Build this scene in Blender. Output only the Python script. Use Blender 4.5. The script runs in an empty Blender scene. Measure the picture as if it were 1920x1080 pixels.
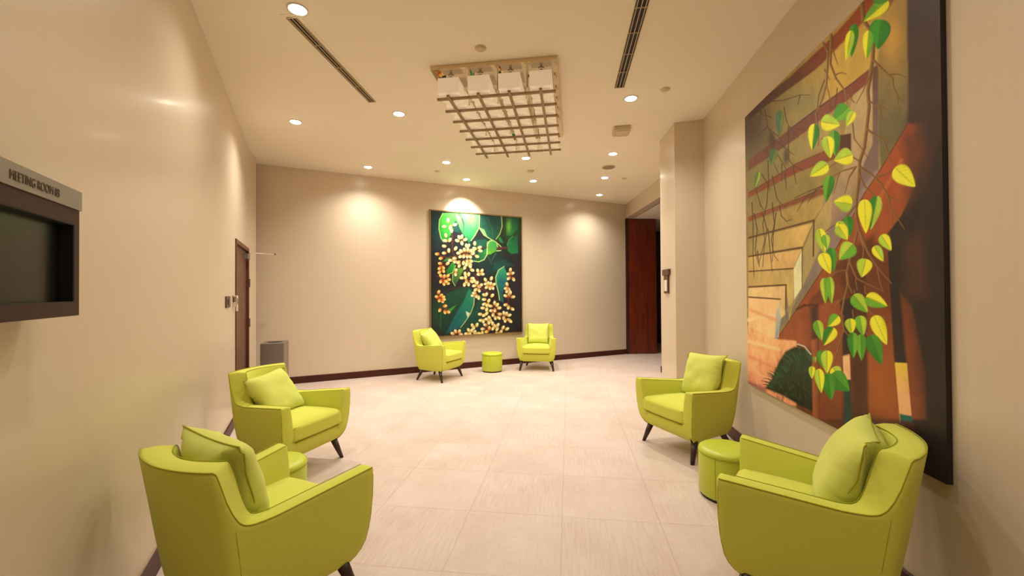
import bpy, bmesh, math, random
import numpy as np
from mathutils import Vector, Matrix, Euler
C = bpy.context.scene.collection
R = math.radians

# ------------------------------------------------------------------ camera, world, exposure
EYE = 1.53                       # camera height
FOC = 784.4                      # focal length in 1920-px pixels
PITCH, ROLL = 0.0095, -0.0059
Fv = np.array([0, math.cos(PITCH), math.sin(PITCH)])
Uv = np.array([0, -math.sin(PITCH), math.cos(PITCH)])
Rv = np.cross(Fv, Uv)
Rv, Uv = Rv*math.cos(ROLL)+Uv*math.sin(ROLL), Uv*math.cos(ROLL)-Rv*math.sin(ROLL)
cam_data = bpy.data.cameras.new('camera')
cam = bpy.data.objects.new('camera', cam_data); C.objects.link(cam)
cam_data.sensor_fit = 'HORIZONTAL'; cam_data.sensor_width = 36
cam_data.lens = FOC/1920*36; cam_data.clip_start = 0.05; cam_data.clip_end = 100
m = Matrix.Identity(4)
for i in range(3):
    m[i][0] = Rv[i]; m[i][1] = Uv[i]; m[i][2] = -Fv[i]
m[2][3] = EYE
cam.matrix_world = m
bpy.context.scene.camera = cam
vs = bpy.context.scene.view_settings
vs.view_transform = 'Standard'; vs.look = 'None'; vs.gamma = 1; vs.use_curve_mapping = False
vs.exposure = 0.09
w = bpy.data.worlds.new('world'); bpy.context.scene.world = w; w.use_nodes = True
w.node_tree.nodes['Background'].inputs[0].default_value = (1, .85, .68, 1)
w.node_tree.nodes['Background'].inputs[1].default_value = 0.05
WARM = (1.0, 0.955, 0.88)
SPOT_W = 55.0

# ------------------------------------------------------------------ measuring helpers
def ray(x, y):
    return Rv*(x-960)/FOC + Fv + Uv*(540-y)/FOC
def at_z(x, y, z):
    r = ray(x, y); t = (z-EYE)/r[2]; return Vector((r[0]*t, r[1]*t, z))
def on_wall(x, y, P0, n):
    r = ray(x, y); t = (P0[0]*n[0]+P0[1]*n[1])/(r[0]*n[0]+r[1]*n[1])
    return Vector((r[0]*t, r[1]*t, EYE+r[2]*t))
CEIL = 3.66

# ------------------------------------------------------------------ materials
def lin(c):
    return tuple((v/255/12.92 if v/255 <= .04045 else ((v/255+.055)/1.055)**2.4) for v in c)
def mat(name, col, rough=.5, metal=0, spec=.5, noise=None, bump=None, coat=0, sheen=0, emit=None, trans=0):
    """noise=(scale xyz, second colour, amount) ; bump=(scale xyz, strength, distance)"""
    m = bpy.data.materials.new(name); m.use_nodes = True
    nt = m.node_tree; b = nt.nodes['Principled BSDF']
    c = (*lin(col), 1)
    b.inputs['Base Color'].default_value = c; b.inputs['Roughness'].default_value = rough
    b.inputs['Metallic'].default_value = metal; b.inputs['Specular IOR Level'].default_value = spec
    b.inputs['Coat Weight'].default_value = coat; b.inputs['Coat Roughness'].default_value = .12; b.inputs['Sheen Weight'].default_value = sheen
    b.inputs['Transmission Weight'].default_value = trans
    tc = nt.nodes.new('ShaderNodeTexCoord')
    def tex(scale, detail=3):
        mp = nt.nodes.new('ShaderNodeMapping'); mp.inputs['Scale'].default_value = scale
        nt.links.new(tc.outputs['Object'], mp.inputs[0])
        n = nt.nodes.new('ShaderNodeTexNoise'); n.inputs['Scale'].default_value = 1; n.inputs['Detail'].default_value = detail
        nt.links.new(mp.outputs[0], n.inputs[0]); return n
    if noise:
        n = tex(noise[0], 4)
        mr = nt.nodes.new('ShaderNodeMapRange'); mr.inputs[1].default_value = .3; mr.inputs[2].default_value = .7
        mr.inputs[4].default_value = noise[2]
        mx = nt.nodes.new('ShaderNodeMix'); mx.data_type = 'RGBA'
        mx.inputs[6].default_value = c; mx.inputs[7].default_value = (*lin(noise[1]), 1)
        nt.links.new(n.outputs[0], mr.inputs[0]); nt.links.new(mr.outputs[0], mx.inputs[0])
        nt.links.new(mx.outputs[2], b.inputs['Base Color'])
    if bump:
        n = tex(bump[0], 2); bp = nt.nodes.new('ShaderNodeBump')
        bp.inputs['Strength'].default_value = bump[1]; bp.inputs['Distance'].default_value = bump[2]
        nt.links.new(n.outputs[0], bp.inputs['Height']); nt.links.new(bp.outputs[0], b.inputs['Normal'])
    if emit:
        b.inputs['Emission Color'].default_value = (*emit[0], 1); b.inputs['Emission Strength'].default_value = emit[1]
    return m

M = {}
M['wall'] = mat('wallpaper', (216, 198, 173), .31, spec=.5, noise=((30, 30, .6), (211, 192, 165), .4), bump=((300, 300, 8), .12, .001), coat=.10)
M['ceiling'] = mat('ceiling_paint', (242, 231, 211), .8, spec=.2, noise=((2, 2, 2), (240, 228, 207), .6))
M['fabric'] = mat('lime_fabric', (211, 213, 84), .85, spec=.25, noise=((260, 260, 120), (203, 205, 74), .7), bump=((700, 700, 700), .25, .001), sheen=.1)
M['pillow_fabric'] = mat('pillow_fabric', (214, 220, 106), .8, spec=.25, noise=((240, 240, 240), (204, 208, 90), .9), bump=((400, 400, 400), .25, .001), sheen=.15)
M['seam'] = mat('seam_thread', (168, 166, 50), .9, spec=.1)
M['leatherette'] = mat('lime_leatherette', (192, 204, 54), .36, spec=.5, noise=((8, 8, 8), (184, 194, 48), .5), bump=((220, 220, 220), .1, .001))
M['leg'] = mat('dark_wood', (62, 34, 26), .35, spec=.5, noise=((40, 40, 4), (40, 22, 18), .8))
M['baseboard'] = mat('baseboard_wood', (78, 33, 20), .45, spec=.3, noise=((3, 3, 30), (60, 24, 16), .8))
M['doorwood'] = mat('door_wood', (104, 58, 38), .4, spec=.4, noise=((22, 22, 2), (88, 46, 30), .8))
M['redwood'] = mat('red_wood_panel', (122, 46, 20), .32, spec=.5, noise=((16, 16, 1.5), (82, 26, 14), .9))
M['chrome'] = mat('chrome', (220, 215, 205), .12, metal=1)
M['mirror'] = mat('mirror_steel', (205, 190, 165), .03, metal=1)
M['brushed'] = mat('brushed_bronze', (158, 132, 104), .42, metal=.6)
M['rim'] = mat('polished_rim', (215, 195, 160), .18, metal=1)
M['shade'] = mat('frosted_glass', (242, 228, 205), .35, spec=.5, emit=((1, .80, .55), .24))
M['steel'] = mat('brushed_steel', (150, 142, 138), .4, metal=.75, noise=((60, 60, 2), (135, 128, 124), .7))
M['black'] = mat('black', (14, 13, 13), .6)
M['screen'] = mat('screen_glass', (17, 17, 14), .28, spec=.35)
M['tvframe'] = mat('screen_frame', (58, 30, 24), .55, spec=.3, noise=((60, 60, 6), (48, 24, 20), .6))
M['plate'] = mat('sign_plate', (150, 140, 124), .5, noise=((3, 3, 3), (140, 130, 115), .6))
M['text'] = mat('sign_text', (96, 82, 66), .6)
M['white'] = mat('white_plastic', (225, 215, 195), .5)
M['beige'] = mat('beige_plastic', (205, 185, 150), .5)
M['ventmetal'] = mat('vent_metal', (190, 170, 135), .5)
M['brownplate'] = mat('brown_plate', (92, 62, 46), .4, metal=.3)
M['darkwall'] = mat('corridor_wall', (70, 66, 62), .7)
M['lamp'] = mat('lamp', (255, 250, 240), .5, emit=((1, .93, .80), 30))
M['frame_metal'] = mat('thin_gilt_frame', (150, 120, 80), .35, metal=.6)
M['frame_dark'] = mat('painting_side', (34, 26, 24), .6)

def floor_material():
    m = bpy.data.materials.new('floor_tiles'); m.use_nodes = True
    nt = m.node_tree; b = nt.nodes['Principled BSDF']; N = nt.nodes.new; L = nt.links.new
    b.inputs['Roughness'].default_value = .5; b.inputs['Specular IOR Level'].default_value = .35
    tc = N('ShaderNodeTexCoord'); mp = N('ShaderNodeMapping')
    mp.vector_type = 'TEXTURE'
    mp.inputs['Rotation'].default_value = (0, 0, -0.1337)
    mp.inputs['Location'].default_value = (TX[0], TX[1], 0)
    L(tc.outputs['Object'], mp.inputs[0])
    br = N('ShaderNodeTexBrick'); br.offset = 0; br.squash = 1
    T = .642
    br.inputs['Scale'].default_value = 1; br.inputs['Brick Width'].default_value = T; br.inputs['Row Height'].default_value = T
    br.inputs['Mortar Size'].default_value = .008; br.inputs['Mortar Smooth'].default_value = 1; br.inputs['Bias'].default_value = 0
    br.inputs['Color1'].default_value = (*lin((218, 201, 188)), 1); br.inputs['Color2'].default_value = (*lin((213, 195, 182)), 1)
    br.inputs['Mortar'].default_value = (*lin((202, 181, 167)), 1)
    # slightly wobbling joints
    nz = N('ShaderNodeTexNoise'); nz.inputs['Scale'].default_value = 9; L(mp.outputs[0], nz.inputs[0])
    vm = N('ShaderNodeVectorMath'); vm.operation = 'SCALE'; vm.inputs['Scale'].default_value = .016; L(nz.outputs['Color'], vm.inputs[0])
    va = N('ShaderNodeVectorMath'); va.operation = 'ADD'; L(mp.outputs[0], va.inputs[0]); L(vm.outputs[0], va.inputs[1])
    L(va.outputs[0], br.inputs[0])
    # streaks, running the other way on every other tile
    ck = N('ShaderNodeTexChecker'); ck.inputs['Scale'].default_value = 1/T; L(mp.outputs[0], ck.inputs[0])
    outs = []
    for sc in ((70, 5, 1), (12, 60, 1)):
        mm = N('ShaderNodeMapping'); mm.inputs['Scale'].default_value = sc; L(mp.outputs[0], mm.inputs[0])
        n = N('ShaderNodeTexNoise'); n.inputs['Scale'].default_value = 1; n.inputs['Detail'].default_value = 5; L(mm.outputs[0], n.inputs[0]); outs.append(n)
    mixv = N('ShaderNodeMix'); mixv.data_type = 'FLOAT'
    f = N('ShaderNodeMath'); f.operation = 'MULTIPLY'; f.inputs[1].default_value = .55; L(ck.outputs['Fac'], f.inputs[0])
    L(f.outputs[0], mixv.inputs[0]); L(outs[0].outputs[0], mixv.inputs[2]); L(outs[1].outputs[0], mixv.inputs[3])
    big = N('ShaderNodeTexNoise'); big.inputs['Scale'].default_value = 2.2; big.inputs['Detail'].default_value = 4; L(mp.outputs[0], big.inputs[0])
    ad = N('ShaderNodeMath'); ad.operation = 'ADD'; L(mixv.outputs[0], ad.inputs[0]); L(big.outputs[0], ad.inputs[1])
    mr = N('ShaderNodeMapRange'); mr.inputs[1].default_value = .7; mr.inputs[2].default_value = 1.3; mr.inputs[3].default_value = 0; mr.inputs[4].default_value = .75
    L(ad.outputs[0], mr.inputs[0])
    mx = N('ShaderNodeMix'); mx.data_type = 'RGBA'; mx.blend_type = 'MULTIPLY'; mx.inputs[7].default_value = (.78, .68, .65, 1)
    L(mr.outputs[0], mx.inputs[0]); L(br.outputs[0], mx.inputs[6]); L(mx.outputs[2], b.inputs['Base Color'])
    bp = N('ShaderNodeBump'); bp.inputs['Strength'].default_value = .15; bp.inputs['Distance'].default_value = .002
    L(mixv.outputs[0], bp.inputs['Height']); L(bp.outputs[0], b.inputs['Normal'])
    return m

# ------------------------------------------------------------------ mesh helpers
def new_obj(name, bm, material, parent=None, smooth=False, loc=None):
    me = bpy.data.meshes.new(name)
    bmesh.ops.recalc_face_normals(bm, faces=bm.faces)
    bm.to_mesh(me); bm.free()
    mats = material if isinstance(material, (list, tuple)) else [material]
    for q in mats: me.materials.append(q)
    if smooth:
        for p in me.polygons: p.use_smooth = True
    o = bpy.data.objects.new(name, me); C.objects.link(o)
    if parent is not None: o.parent = parent
    if loc is not None: o.location = loc
    return o
def tag(o, label=None, cat=None, group=None, kind=None):
    if label: o['label'] = label
    if cat: o['category'] = cat
    if group: o['group'] = group
    if kind: o['kind'] = kind
    return o
def thing(name, label, cat, loc=(0, 0, 0), rz=0, group=None):
    o = bpy.data.objects.new(name, None); C.objects.link(o)
    o.empty_display_size = .1
    o.location = loc; o.rotation_euler = (0, 0, rz)
    return tag(o, label, cat, group)
def copy_tree(o, parent=None):
    c = o.copy(); C.objects.link(c)
    if parent is not None: c.parent = parent
    for ch in list(o.children): copy_tree(ch, c)
    return c
def add_box(bm, x0, x1, y0, y1, z0, z1, mtx=None, mi=0):
    vs_ = [bm.verts.new((x, y, z)) for z in (z0, z1) for y in (y0, y1) for x in (x0, x1)]
    if mtx is not None:
        for v in vs_: v.co = mtx @ v.co
    for f in ((0, 2, 3, 1), (4, 5, 7, 6), (0, 1, 5, 4), (2, 6, 7, 3), (0, 4, 6, 2), (1, 3, 7, 5)):
        fc = bm.faces.new([vs_[i] for i in f]); fc.material_index = mi
    return vs_
def bevel_all(bm, w_, seg=2):
    bmesh.ops.bevel(bm, geom=list(bm.edges), offset=w_, segments=seg, profile=.6, affect='EDGES', clamp_overlap=True)
def box_obj(name, dims, material, parent=None, bev=0, mtx=None):
    bm = bmesh.new(); add_box(bm, *dims)
    if bev: bevel_all(bm, bev)
    if mtx is not None: bm.transform(mtx)
    return new_obj(name, bm, material, parent)
def add_tube(bm, pts, r, n=8, closed=False, r2=None):
    pts = [Vector(p) for p in pts]; rings = []; N = len(pts)
    prev = None
    for i, p in enumerate(pts):
        a = pts[(i-1) % N] if (closed or i > 0) else p
        b = pts[(i+1) % N] if (closed or i < N-1) else p
        t = (b-a).normalized()
        if prev is None:
            up = Vector((0, 0, 1)) if abs(t.z) < .9 else Vector((1, 0, 0))
            s = t.cross(up).normalized()
        else:
            s = (prev - t*prev.dot(t)).normalized()
        prev = s; u = s.cross(t)
        rr = r if r2 is None else r+(r2-r)*i/(N-1)
        rings.append([bm.verts.new(p+(s*math.cos(k*2*math.pi/n)+u*math.sin(k*2*math.pi/n))*rr) for k in range(n)])
    for i in range(N if closed else N-1):
        A, B = rings[i], rings[(i+1) % N]
        for k in range(n): bm.faces.new((A[k], A[(k+1) % n], B[(k+1) % n], B[k]))
    if not closed:
        bm.faces.new(rings[0][::-1]); bm.faces.new(rings[-1])
def add_lathe(bm, prof, n=32, mtx=None):
    rings = []
    for r, z in prof:
        ring = [bm.verts.new((r*math.cos(k*2*math.pi/n), r*math.sin(k*2*math.pi/n), z)) for k in range(n)]
        if mtx is not None:
            for v in ring: v.co = mtx @ v.co
        rings.append(ring)
    for A, B in zip(rings, rings[1:]):
        for k in range(n): bm.faces.new((A[k], A[(k+1) % n], B[(k+1) % n], B[k]))
    bm.faces.new(rings[0][::-1]); bm.faces.new(rings[-1])
def prism(name, pts, z0, z1, material, parent=None):
    bm = bmesh.new()
    a = [bm.verts.new((p[0], p[1], z0)) for p in pts]; b = [bm.verts.new((p[0], p[1], z1)) for p in pts]
    bm.faces.new(a[::-1]); bm.faces.new(b)
    for i in range(len(pts)):
        j = (i+1) % len(pts); bm.faces.new((a[i], a[j], b[j], b[i]))
    return new_obj(name, bm, material, parent)
def struct(o): o['kind'] = 'structure'; return o
def slab(name, P, Q, z0, z1, thick, material, side):
    """vertical wall from P to Q; thickness goes to the given side (+1 = left of P->Q)"""
    P = Vector(P[:2]); Q = Vector(Q[:2]); d = (Q-P).normalized(); n = Vector((-d.y, d.x))*side*thick
    return struct(prism(name, [P, Q, Q+n, P+n], z0, z1, material))

# ------------------------------------------------------------------ the setting
LW = lambda y: -.8287-.4937*y          # left wall line  x(y)
RW = lambda y: 1.6958+.134*y           # right wall line x(y)
BW = lambda x: 8.8839+.4869*x          # back wall line  y(x)
# tile grid origin: crossing of the joints seen in the middle of the floor
_p = at_z(1058, 891, 0); TX = (_p.x, _p.y)
M['floor'] = floor_material()
struct(prism('floor', [(-8, -4), (9, -4), (9, 14), (-8, 14)], -.1, 0, M['floor']))
struct(prism('ceiling', [(-8, -4), (9, -4), (9, 14), (-8, 14)], CEIL, CEIL+.1, M['ceiling']))

yD = 6.07
L0 = Vector((LW(-3.5), -3.5)); L1 = Vector((LW(yD), yD))
dL = (L1-L0).normalized(); nL = Vector((dL.y, -dL.x))        # nL points into the room
# door opening in the left wall
door_near = on_wall(441, 500, L1, nL); door_far = L1 - dL*.02
door_top = on_wall(441, 447, L1, nL).z
slab('wall_left', L0, door_near.xy, 0, CEIL, .2, M['wall'], 1)
slab('wall_left', door_near.xy, L1, door_top, CEIL, .2, M['wall'], 1)
S1 = Vector((-3.86, 6.12)); S2 = Vector((-4.03, 6.585))
bmj = [L1-nL*0, L1, S1, S2, S2+Vector((-.5, .0)), L1-nL*.6+dL*.03, L1-nL*.2+dL*.03]
struct(prism('wall_left', [L1+dL*.001, S1, S2, S2+Vector((-.45, -.1)), L1-nL*.45+dL*.001], 0, CEIL, M['wall']))
B0 = Vector((-6.5, BW(-6.5))); B1 = Vector((2.785, BW(2.785)))
slab('wall_back', B0, B1, 0, CEIL, .2, M['wall'], 1)
slab('wall_left', (-6.4, 5.5), (-6.4, 6.2), 0, CEIL, .2, M['wall'], 1)
# right wall, pillar, far right wall with the opening and its header
r0 = (RW(-3.5), -3.5); r1 = (RW(5.17), 5.17)
slab('wall_right', r0, r1, 0, CEIL, .2, M['wall'], -1)
k0 = (2.064, 5.275); k1 = (2.114, 5.931)
struct(prism('wall_pillar', [k0, (2.392, 5.169), (2.95, 5.16), (2.95, 5.931), k1], 0, CEIL, M['wall']))
slab('wall_right', (2.80, 5.93), (2.812, 7.90), 0, CEIL, .2, M['wall'], -1)
HB = on_wall(1175, 410, B1, Vector((1, 0))).z
HB = EYE + (at_z(1175, 410, 5).z-EYE)  # placeholder, replaced below
_r = ray(1175, 410); HB = EYE + _r[2]*(B1.y/_r[1])
slab('wall_header', (2.812, 7.90), (2.785, B1.y+.1), HB, CEIL, .2, M['wall'], -1)
struct(prism('ceiling_corridor', [(2.985, 5.2), (6.5, 5.2), (6.5, 13), (2.985, 13)], HB, HB+.1, M['ceiling']))
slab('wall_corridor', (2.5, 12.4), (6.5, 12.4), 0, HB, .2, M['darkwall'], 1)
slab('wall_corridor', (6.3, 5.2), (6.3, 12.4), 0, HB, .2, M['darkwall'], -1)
slab('wall_rear', (-3, -3.4), (3, -3.4), 0, CEIL, .2, M['wall'], -1)

def baseboard(name, P, Q, n_in, h=.118, t=.015):
    P = Vector(P[:2]); Q = Vector(Q[:2]); n_in = Vector(n_in[:2]).normalized()*t
    bm = bmesh.new()
    a = [P, Q, Q+n_in, P+n_in]
    lo = [bm.verts.new((p.x, p.y, 0.001)) for p in a]
    hi = [bm.verts.new((p.x, p.y, h-(.006 if i > 1 else 0))) for i, p in enumerate(a)]
    bm.faces.new(lo[::-1]); bm.faces.new(hi)
    for i in range(4):
        j = (i+1) % 4; bm.faces.new((lo[i], lo[j], hi[j], hi[i]))
    return struct(new_obj(name, bm, M['baseboard']))
dB = (B1-B0).normalized(); nB = Vector((dB.y, -dB.x))
dR = (Vector(r1)-Vector(r0)).normalized(); nR = Vector((-dR.y, dR.x))
baseboard('baseboard_left', L0, door_near.xy-dL*.06, nL)
baseboard('baseboard_back', B0, B1, nB)
baseboard('baseboard_right', r0, Vector(r1)+dR*.0, nR)
baseboard('baseboard_right', (2.80, 5.95), (2.812, 7.915), (-1, 0))
baseboard('baseboard_pillar', k0, k1, (-1, .08))
baseboard('baseboard_pillar', k0, (2.392, 5.169), (-.1, -1))
baseboard('baseboard_corridor', (2.985, 12.4), (6.3, 12.4), (0, -1))

# ------------------------------------------------------------------ left door (in the left wall, near its far end)
ang = math.atan2(dL.y, dL.x)
def wall_mtx(P, d, n):          # local x along the wall, y into the room, z up
    mm = Matrix.Identity(4)
    for i in range(2):
        mm[i][0] = d[i]; mm[i][1] = n[i]; mm[i][3] = P[i]
    return mm
ML = wall_mtx(door_near.xy, dL, nL)
DW = (L1-door_near.xy).length
dr = bpy.data.objects.new('door_1', None); C.objects.link(dr); dr.matrix_world = ML; struct(dr)
dr['label'] = 'narrow dark brown wooden door in the left wall'
bm = bmesh.new()
add_box(bm, 0, .05, -.12, .012, 0, door_top); add_box(bm, DW-.05, DW-.004, -.12, .012, 0, door_top)
add_box(bm, .05, DW-.05, -.12, .012, door_top-.05, door_top)
new_obj('door_frame', bm, M['doorwood'], dr)
leaf = box_obj('door_leaf', (.052, DW-.052, -.07, -.02, .01, door_top-.052), M['doorwood'], dr)
bm = bmesh.new()
add_box(bm, DW-.38, DW-.12, -.02, .035, door_top-.17, door_top-.10)
new_obj('door_closer', bm, M['steel'], dr)
bm = bmesh.new()
add_tube(bm, [(DW-.2, .03, door_top-.095), (DW-.12, .05, door_top-.07), (DW-.06, .34, door_top-.075)], .006, 8)
add_lathe(bm, [(.012, 0), (.012, .02)], 12, Matrix.Translation((DW-.06, .34, door_top-.085)))
new_obj('closer_arm', bm, M['chrome'], dr)
for z in (.35, 1.05, 1.62):
    bm = bmesh.new(); add_tube(bm, [(DW-.045, .02, z), (DW-.045, .02, z+.12)], .011, 10); new_obj('hinge', bm, M['steel'], dr)

# brown wall plate and chrome entry fitting beside the door
P = on_wall(427, 566, L1, nL); mp_ = wall_mtx(P.xy, dL, nL); mp_[2][3] = P.z
sw = bpy.data.objects.new('switch_plate', None); C.objects.link(sw); sw.matrix_world = mp_
tag(sw, 'small dark brown switch plate on the left wall just before the door', 'switch')
h_ = .06
box_obj('plate', (-.16, .10, 0, .012, -h_, h_), M['brownplate'], sw, .003)
box_obj('button', (-.07, .02, .012, .018, -.03, .03), M['brownplate'], sw, .002)
P = on_wall(436.5, 567, L1, nL); mp_ = wall_mtx(P.xy, dL, nL); mp_[2][3] = P.z
eh = bpy.data.objects.new('door_pull', None); C.objects.link(eh); eh.matrix_world = mp_
tag(eh, 'upright chrome door pull between the brown switch plate and the dark door', 'door handle')
bm = bmesh.new(); add_tube(bm, [(-.04, 0, .07), (-.04, .045, .075), (-.04, .045, -.10)], .012, 10); new_obj('bar', bm, M['chrome'], eh, True)
tag(box_obj('lock_box', (.0, .07, 0, .03, -.05, .0), M['white'], eh, .003), 'white lock box')
tag(box_obj('lock_plate', (.0, .08, 0, .012, .0, .06), M['brownplate'], eh, .002), 'brown backing plate')

# ------------------------------------------------------------------ wood panel door in the opening at the right
pa = at_z(1176, 661, 0); wpan = at_z(1227, 661, 0).x - B1.x
pd = bpy.data.objects.new('door_2', None); C.objects.link(pd); pd.location = (B1.x+.01, B1.y-.02, 0); pd.rotation_euler = (0, 0, R(4)); struct(pd)
pd['label'] = 'tall reddish brown wooden door leaf standing at the far right corner'
bm = bmesh.new(); add_box(bm, .05, wpan, 0, .05, .01, HB-.02); new_obj('door_leaf', bm, M['redwood'], pd)
bm = bmesh.new(); add_box(bm, 0, .045, -.02, .07, .0, HB-.01); new_obj('door_frame', bm, M['leg'], pd)
bm = bmesh.new(); add_box(bm, .05, wpan, -.012, 0, .01, .13); new_obj('kick_board', bm, M['redwood'], pd)

# ------------------------------------------------------------------ ceiling lamps
def spot(P, power, size=R(142), blend=1.0, aim=None, col=WARM, rad=.04):
    l = bpy.data.lights.new('spot', 'SPOT'); l.energy = power; l.color = col; l.spot_size = size; l.spot_blend = blend
    l.shadow_soft_size = rad
    o = bpy.data.objects.new('lamp_light', l); C.objects.link(o); o.location = P
    if aim is not None: o.rotation_euler = (Vector(aim)-Vector(P)).to_track_quat('-Z', 'Y').to_euler()
    return o
bm = bmesh.new(); add_lathe(bm, [(.074, 0), (.074, -.004), (.066, -.008), (.060, -.006), (.060, 0)], 28)
trim0 = new_obj('trim_ring', bm, M['white'], None, True)
bm = bmesh.new(); add_lathe(bm, [(.059, -.002), (.055, -.010), (.03, -.017)], 24)
lens0 = new_obj('lamp_lens', bm, M['lamp'], None, True)
dl0 = None
def downlight(px, label, power=1.0, xy=None, size=R(142), aim=None):
    global dl0
    P = at_z(px[0], px[1], CEIL) if px else Vector((xy[0], xy[1], CEIL))
    if dl0 is None:
        o = thing('ceiling_downlight', label, 'ceiling light'); trim0.parent = o; lens0.parent = o; dl0 = o
    else: o = copy_tree(dl0)
    o.location = P; tag(o, label, 'ceiling light', 'recessed downlights')
    if power:
        s = spot(Vector((0, 0, -.03)), SPOT_W*power, size); s.parent = o; s.name = 'lamp_light'
        if aim is not None: s.rotation_euler = (Vector(aim)-P).to_track_quat('-Z', 'Y').to_euler()
    return o
DL = [((558, 17), 'largest downlight, at the near end of the left ceiling vent', 1.2),
      ((554, 228), 'downlight nearest the left wall, left of the far end of the left vent', 1.4),
      ((748, 213), 'downlight between the far end of the left vent and the chandelier', .75),
      ((690, 313), 'downlight closest to the left part of the back wall', 1.15),
      ((837, 304), 'downlight left of the far end of the chandelier', .8),
      ((986, 296), 'downlight right behind the far end of the chandelier', .7),
      ((1000, 339), 'downlight past the chandelier, closest to the middle of the back wall', 1.0),
      ((1183, 184), 'downlight just past the end of the right ceiling vent', .9),
      ((1149, 288), 'downlight between the square ceiling box and the round speaker', 1.0),
      ((1134, 333), 'downlight just beyond the round ceiling speaker', 1.0),
      ((1124, 365), 'farthest downlight, by the back wall near the dark opening', .9)]
for px, lb, pw in DL: downlight(px, lb, pw)
# accent lamp washing the wall above the flower painting
acc = at_z(875, 336, CEIL)
downlight((875, 336), 'accent downlight over the flower painting on the back wall', 0)
s = spot(acc+Vector((0, 0, -.03)), SPOT_W*4.5, R(70), .9, aim=Vector((acc.x-.12, BW(acc.x-.12), 2.9)), rad=.03)
# lamps of the same rows above and behind the camera, outside the frame
for x_, y_, pw in ((-.313, 2.9, .9), (-.5, 1.4, .7), (1.15, 2.72, 1.0), (.9, .95, .9), (.0, -1.4, .3), (.8, -1.5, .3)):
    spot(Vector((x_, y_, CEIL-.03)), SPOT_W*pw, R(142))

# ------------------------------------------------------------------ chandelier
ca = at_z(802.4, 124.7, CEIL).xy; cb = at_z(1045, 103.4, CEIL).xy; cc = at_z(1054.6, 250, CEIL).xy
cdir = (cc-cb).normalized(); CW = 1.19; CLn = 1.93
cax = Vector((cdir.y, -cdir.x))
cmid = cb + cdir*CLn/2 - cax*CW/2
ch = thing('chandelier', 'rectangular chandelier of white glass cubes over a bronze bar grid on the ceiling', 'chandelier',
           (cmid.x, cmid.y, CEIL), math.atan2(cax.y, cax.x))
hw, hl = CW/2, CLn/2
box_obj('mirror_plate', (-hw+.03, hw-.03, -hl+.03, hl-.03, -.03, -.0), M['mirror'], ch)
bm = bmesh.new()
for (x0, x1, y0, y1) in ((-hw, hw, -hl, -hl+.03), (-hw, hw, hl-.03, hl), (-hw, -hw+.03, -hl+.03, hl-.03), (hw-.03, hw, -hl+.03, hl-.03)):
    add_box(bm, x0, x1, y0, y1, -.038, 0)
new_obj('rim', bm, M['rim'], ch)
for k in range(6):
    bm = bmesh.new(); add_lathe(bm, [(.006, 0), (.006, -.004)], 8, Matrix.Translation((hw+.0, -hl+.25+k*.28, -.03)) @ Matrix.Rotation(R(90), 4, 'Y'))
    new_obj('rim_screw', bm, M['black'], ch)
ZB = -.262; SH = .205
px_ = .292; py_ = .272
xs = [(-1.5+i)*px_ for i in range(4)]; ys = [(-3+j)*py_ for j in range(7)]
bm = bmesh.new(); a = SH/2; zt, zb = -.095, -.242
v = add_box(bm, -a, a, -a, a, zb, zt)
bevel_all(bm, .006, 2)
bm.faces.ensure_lookup_table()
bf = min(bm.faces, key=lambda f: f.calc_center_median().z)
rr_ = bmesh.ops.inset_region(bm, faces=[bf], thickness=.016)
bmesh.ops.translate(bm, verts=bf.verts, vec=(0, 0, .012))
sh0 = new_obj('glass_shade', bm, M['shade'], ch)
bm = bmesh.new(); add_tube(bm, [(0, 0, -.03), (0, 0, -.10)], .016, 10); add_lathe(bm, [(.03, -.03), (.03, -.04)], 12)
st0 = new_obj('shade_holder', bm, M['chrome'], sh0, True)
first = True
for x in xs:
    for y in ys:
        if first: sh0.location = (x, y, 0); first = False
        else:
            c_ = copy_tree(sh0, ch); c_.location = (x, y, 0)
b0 = None
for y in ys:
    if b0 is None:
        bm = bmesh.new(); add_box(bm, -hw+.02, hw-.02, -.013, .013, ZB, ZB+.02); b0 = new_obj('cross_bar', bm, M['brushed'], ch); o = b0
    else: o = b0.copy(); C.objects.link(o)
    o.location = (0, y, 0)
b1 = None
for x in xs:
    if b1 is None:
        bm = bmesh.new(); add_box(bm, -.013, .013, -hl+.04, hl-.04, ZB-.021, ZB-.001); b1 = new_obj('long_bar', bm, M['brushed'], ch); o = b1
    else: o = b1.copy(); C.objects.link(o)
    o.location = (x, 0, 0)
r_0 = None
for x in (-px_, 0, px_):
    for y in (-2*py_-py_/2, py_/2, 2*py_+py_/2):
        if r_0 is None:
            bm = bmesh.new(); add_tube(bm, [(0, 0, -.03), (0, 0, ZB)], .009, 10)
            r_0 = new_obj('hanging_rod', bm, M['chrome'], ch); o = r_0
        else: o = r_0.copy(); C.objects.link(o)
        o.location = (x, y, 0)

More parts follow.
